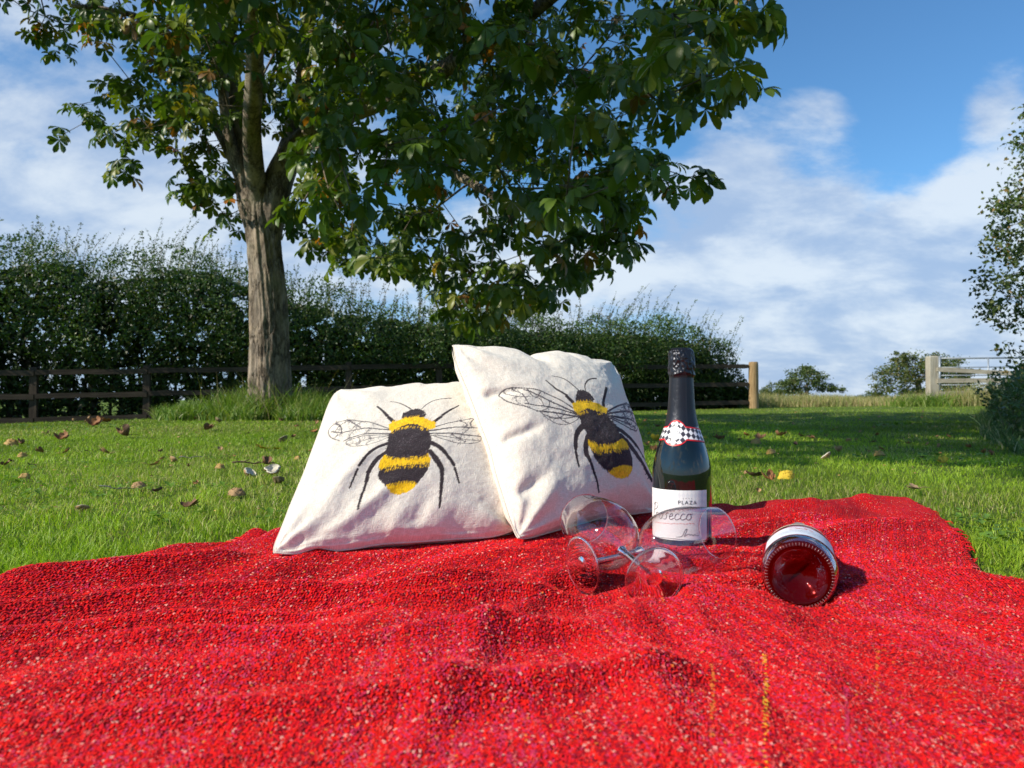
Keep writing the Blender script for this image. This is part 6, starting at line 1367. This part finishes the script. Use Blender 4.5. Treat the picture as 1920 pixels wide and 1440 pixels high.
# kind, pixel, size in pixels, own label or None
IT = [('brownhusk', K8(1183, 975), 30, 'large smooth tan husk like a pebble, on the lawn nearest the left cushion'), ('brown', K8(940, 1040), 36, 'curled brown dry leaf nearest the blanket edge left of the cushion'), ('shell', K8(408, 1052), 22, 'pale open husk shell alone on the left lawn, nearest the blanket'),
 ('brownhusk', K8(690, 940), 26, 'reddish tan husk at the end of the grey green leaf stalk on the left lawn'), ('twig', K8(590, 948), 62, 'grey green withered leaf stalk lying beside a reddish husk on the left lawn'), ('dark', K8(775, 965), 36, 'dark withered leaf just right of the reddish husk on the left lawn'),
 ('husk', K8(122, 895), 20, 'round yellowish husk standing alone low at the left edge of the lawn'), ('shell', K8(1362, 868), 28, 'bright white split husk shell close to the left cushion edge'), ('shell', K8(1260, 880), 24, 'open husk shell just left of the bright white one'), ('shell', K8(1392, 914), 20, 'small tan husk shell just below the bright white one'),
 ('brown', K8(640, 688), 44, 'longest curled brown leaf halfway up the left lawn'), ('rust', K8(465, 638), 34, 'orange brown husk like leaf at the top of the left lawn below the fence'), ('husk', K8(55, 728), 22, 'yellow tan husk at the far left of the lawn beside a brown leaf'), ('brown', K8(115, 727), 22, 'brown leaf touching the yellow tan husk at the far left'),
 ('brown', K8(215, 768), 26, 'large dark brown leaf, left one of a joined pair on the left lawn'), ('tan', K8(310, 775), 28, 'tan curled leaf, right one of a joined pair on the left lawn'), ('twig', K8(955, 795), 46, 'dark forked twig in the middle of the left lawn'), ('twig', K8(1270, 826), 70, 'long thin twig lying near the cushion on the left lawn'),
 ('shell', K8(878, 812), 16, 'round open husk shell at the left end of the dark forked twig'), ('tan', K8(740, 832), 34, 'long tan leaf left of the open shell and forked twig'), ('husk', K8(1488, 802), 14, 'small yellowish husk closest to the upper cushion edge'), ('yellow', K8(1320, 748), 26, 'yellow leaf on the left lawn above the long twig'), ('yellow', K8(1378, 752), 14, 'small yellow leaf right of the larger yellow one above the long twig'),
 ('husk', K8(1098, 845), 18, 'brown round husk left of the long thin twig'), ('shell', K8(1097, 612), 12, 'small pale shell at the foot of the long grass round the tree'), ('shell', K8(1410, 710), 16, 'pale husk shell level with the top of the left cushion print'),
 ('rust', K8(305, 706), 32, None), ('tan', K8(225, 677), 18, None), ('tan', K8(410, 622), 26, None), ('rust', K8(535, 617), 28, None), ('tan', K8(372, 612), 12, None), ('tan', K8(315, 612), 12, None), ('rust', K8(720, 575), 16, None), ('husk', K8(112, 787), 16, None), ('brown', K8(15, 832), 22, None), ('dark', K8(65, 815), 24, None), ('dark', K8(155, 832), 16, None), ('tan', K8(560, 774), 34, 'long tan leaf in the middle of the left lawn with nothing near it'),
 ('dark', K8(795, 765), 20, None), ('tan', K8(800, 803), 18, None), ('tan', K8(1100, 760), 16, None), ('rust', K8(985, 603), 12, None), ('rust', K8(940, 600), 14, None), ('brown', K8(1025, 657), 32, 'broad brown leaf below the long grass at the tree'), ('dark', K8(1237, 674), 12, None), ('brown', K8(1410, 612), 14, None), ('tan', K8(1580, 627), 16, None), ('rust', K8(1560, 667), 18, None), ('brown', K8(1480, 640), 12, None), ('brown', K8(1460, 692), 14, None),
 ('rust', K8(1545, 762), 18, None), ('brown', K8(1345, 828), 34, 'brown leaf lying over the right end of the long twig'), ('dark', K8(1512, 918), 18, 'very dark leaf half under the left cushion edge'), ('rust', K8(980, 925), 16, None), ('dark', K8(755, 885), 10, None), ('tan', K8(825, 598), 12, None), ('brown', K8(935, 840), 14, None), ('dark', K8(430, 760), 10, None),
 ('yhusk', K7(335, 1048), 30, 'bright yellow prickly husk on the right lawn behind the lying bottle'), ('rust', K7(240, 1068), 36, 'rusty crumpled leaf touching the bright yellow husk on the right lawn'), ('dark', K7(135, 1042), 34, 'dark flat leaf left of the rusty one on the right lawn'), ('tan', K7(150, 1147), 18, 'small tan leaf on the right lawn just behind the blanket'), ('shell', K7(587, 917), 20, 'split husk shell standing alone on the sunny right lawn'), ('husk', K7(237, 887), 18, 'yellowish round husk on the right lawn near the shade edge'),
 ('dark', K7(412, 830), 16, None), ('tan', K7(690, 882), 28, 'long tan leaf at the lower edge of the shade on the right lawn'), ('husk', K7(960, 902), 20, 'tan husk straddling the lower edge of the shade on the right lawn'), ('yellow', K7(1390, 952), 26, 'lime yellow leaf in the sun just below the shade on the right'), ('husk', K7(135, 817), 18, 'yellow husk in the shade among brown leaves right of the bottle'), ('brown', K7(160, 792), 24, None), ('brown', K7(290, 772), 26, None),
 ('rust', K7(75, 770), 16, None), ('dark', K7(25, 797), 16, None), ('dark', K7(440, 777), 16, None), ('brown', K7(520, 792), 18, None), ('tan', K7(600, 772), 8, None), ('shell', K7(745, 805), 10, 'small whitish shell in the middle of the shade'), ('rust', K7(930, 767), 14, None), ('rust', K7(985, 865), 18, None), ('brown', K7(1150, 822), 10, None), ('tan', K7(1270, 832), 14, None), ('tan', K7(1340, 850), 18, None), ('rust', K7(1435, 777), 14, None), ('rust', K7(1640, 884), 18, None), ('brown', K7(1720, 902), 22, None), ('dark', K7(1240, 917), 16, None),
 ('tan', K7(400, 642), 8, None), ('tan', K7(380, 697), 9, None), ('tan', K7(835, 667), 9, None), ('tan', K7(950, 650), 7, None), ('rust', K7(1560, 850), 16, None), ('brown', K7(910, 815), 14, None), ('tan', K7(880, 878), 10, None), ('rust', K7(640, 735), 9, None), ('brown', K7(980, 705), 9, None), ('tan', K7(820, 748), 9, None),
 ('yellow', (1228, 826), 24, 'larger yellow leaf seen between the right cushion and the upright bottle'), ('yellow', (1240, 812), 16, 'smaller yellow leaf behind the larger one between cushion and bottle'), ('rust', (1225, 845), 20, 'rusty leaf below the yellow ones between cushion and bottle'), ('rust', (1216, 835), 16, None), ('yellow', (1322, 822), 16, 'yellow leaf in the shade just right of the bottle shoulder'), ('brown', (1350, 824), 22, None), ('rust', (1208, 790), 12, None), ('brown', (1232, 800), 12, None), ('yellow', (1215, 815), 12, None),
 ('tan', (1395, 888), 12, None), ('rust', (905, 775), 10, None)]
BARKP = m_leaf(77, (.45, .30, .16), 1.0, 3)
sal = [(k_, p_, lb) for k_, p_, s_, lb in IT if lb]
rr = np.random.default_rng(61); AUTO = {}
for kd, (px_, py_), spx, lb in IT:
    p = G(px_, py_, .012); vs = KINDS_[kd]; me = vs[rr.integers(len(vs))]; wnm = WORD[kd]
    o = bpy.data.objects.new(wnm[1], me); COL.objects.link(o); base_w = 1.0 if kd in ('twig', 'husk', 'yhusk', 'shell', 'brownhusk') else 1.25
    sz = spx/FPX*p[1]/base_w*(1.1 if 'husk' not in kd else .95); hz = {'husk': .0, 'yhusk': 0, 'brownhusk': 0, 'shell': .42}.get(kd, .0)
    o.location = (p[0], p[1], gz(p[0], p[1])+.010+hz*sz); o.rotation_euler = (rr.normal(0, .12), rr.normal(0, .12), rr.uniform(0, 6.28) if kd != 'twig' else rr.normal(.15, .25)); o.scale = (sz, sz, sz*(1 if kd != 'brownhusk' else .85))
    if kd == 'shell': o.rotation_euler[0] += .55
    if not lb:
        best = min(sal, key=lambda s_: math.hypot(s_[1][0]-px_, (s_[1][1]-py_)*1.5)); dx, dy = px_-best[1][0], py_-best[1][1]
        side = ('right of' if dx > 0 else 'left of') if abs(dx) > abs(dy)*1.2 else ('above' if dy < 0 else 'below')
        size_ = 'small ' if spx < 13 else ''; lb = f"{size_}{wnm[0]}, {'left' if px_ < 900 else 'right'} lawn, {side} the {' '.join(WORD[best[0]][0].split()[:3])}"; AUTO.setdefault(lb, []).append((py_, o))
    tag(o, lb, wnm[2], 'leaves and husks fallen on the lawn')
lt_ = MB(); rl = np.random.default_rng(71)
for k_ in range(230):
    px_, py_ = (rl.uniform(0, 640), rl.uniform(785, 960)) if k_ < 120 else (rl.uniform(1200, 1800), 772+130*rl.random()**1.2)
    if 600 < px_ < 1200: continue
    p = G(px_, py_, .012); sz = rl.uniform(3, 8)/FPX*p[1]; a = rl.uniform(0, 6.28); q = np.array([[-.5, 0, .1], [0, -.3, 0], [.5, 0, .15], [0, .35, .05], [.1, .02, .3]])*sz @ rotz(a).T+np.array([p[0], p[1], gz(p[0], p[1])+.014])
    lt_.add(q, [np.array([[0, 1, 4], [1, 2, 4], [2, 3, 4], [3, 0, 4]])], np.array([BROWN, TAN, RUST, DARKB, OCH][rl.integers(5)])*rl.uniform(.7, 1.2))
tag(lt_.build('leaf_litter', DRY, smooth=False), kind='stuff')
for lb, L_ in AUTO.items():
    if len(L_) > 1:
        L_.sort(key=lambda q: -q[0])
        for k_, (_, o_) in enumerate(L_): o_['label'] = lb+', '+['nearest', 'second nearest', 'third nearest', 'farthest'][min(k_, 3)]
o = bpy.data.objects.new('bark_piece', BARKP); COL.objects.link(o); p = P(1725, 926, 1.98); o.location = (p[0], p[1], .02); o.scale = (.045, .045, .06); o.rotation_euler = (0, .2, 2.6); tag(o, 'large pale brown curled leaf or bark piece behind the far right blanket corner', 'bark')
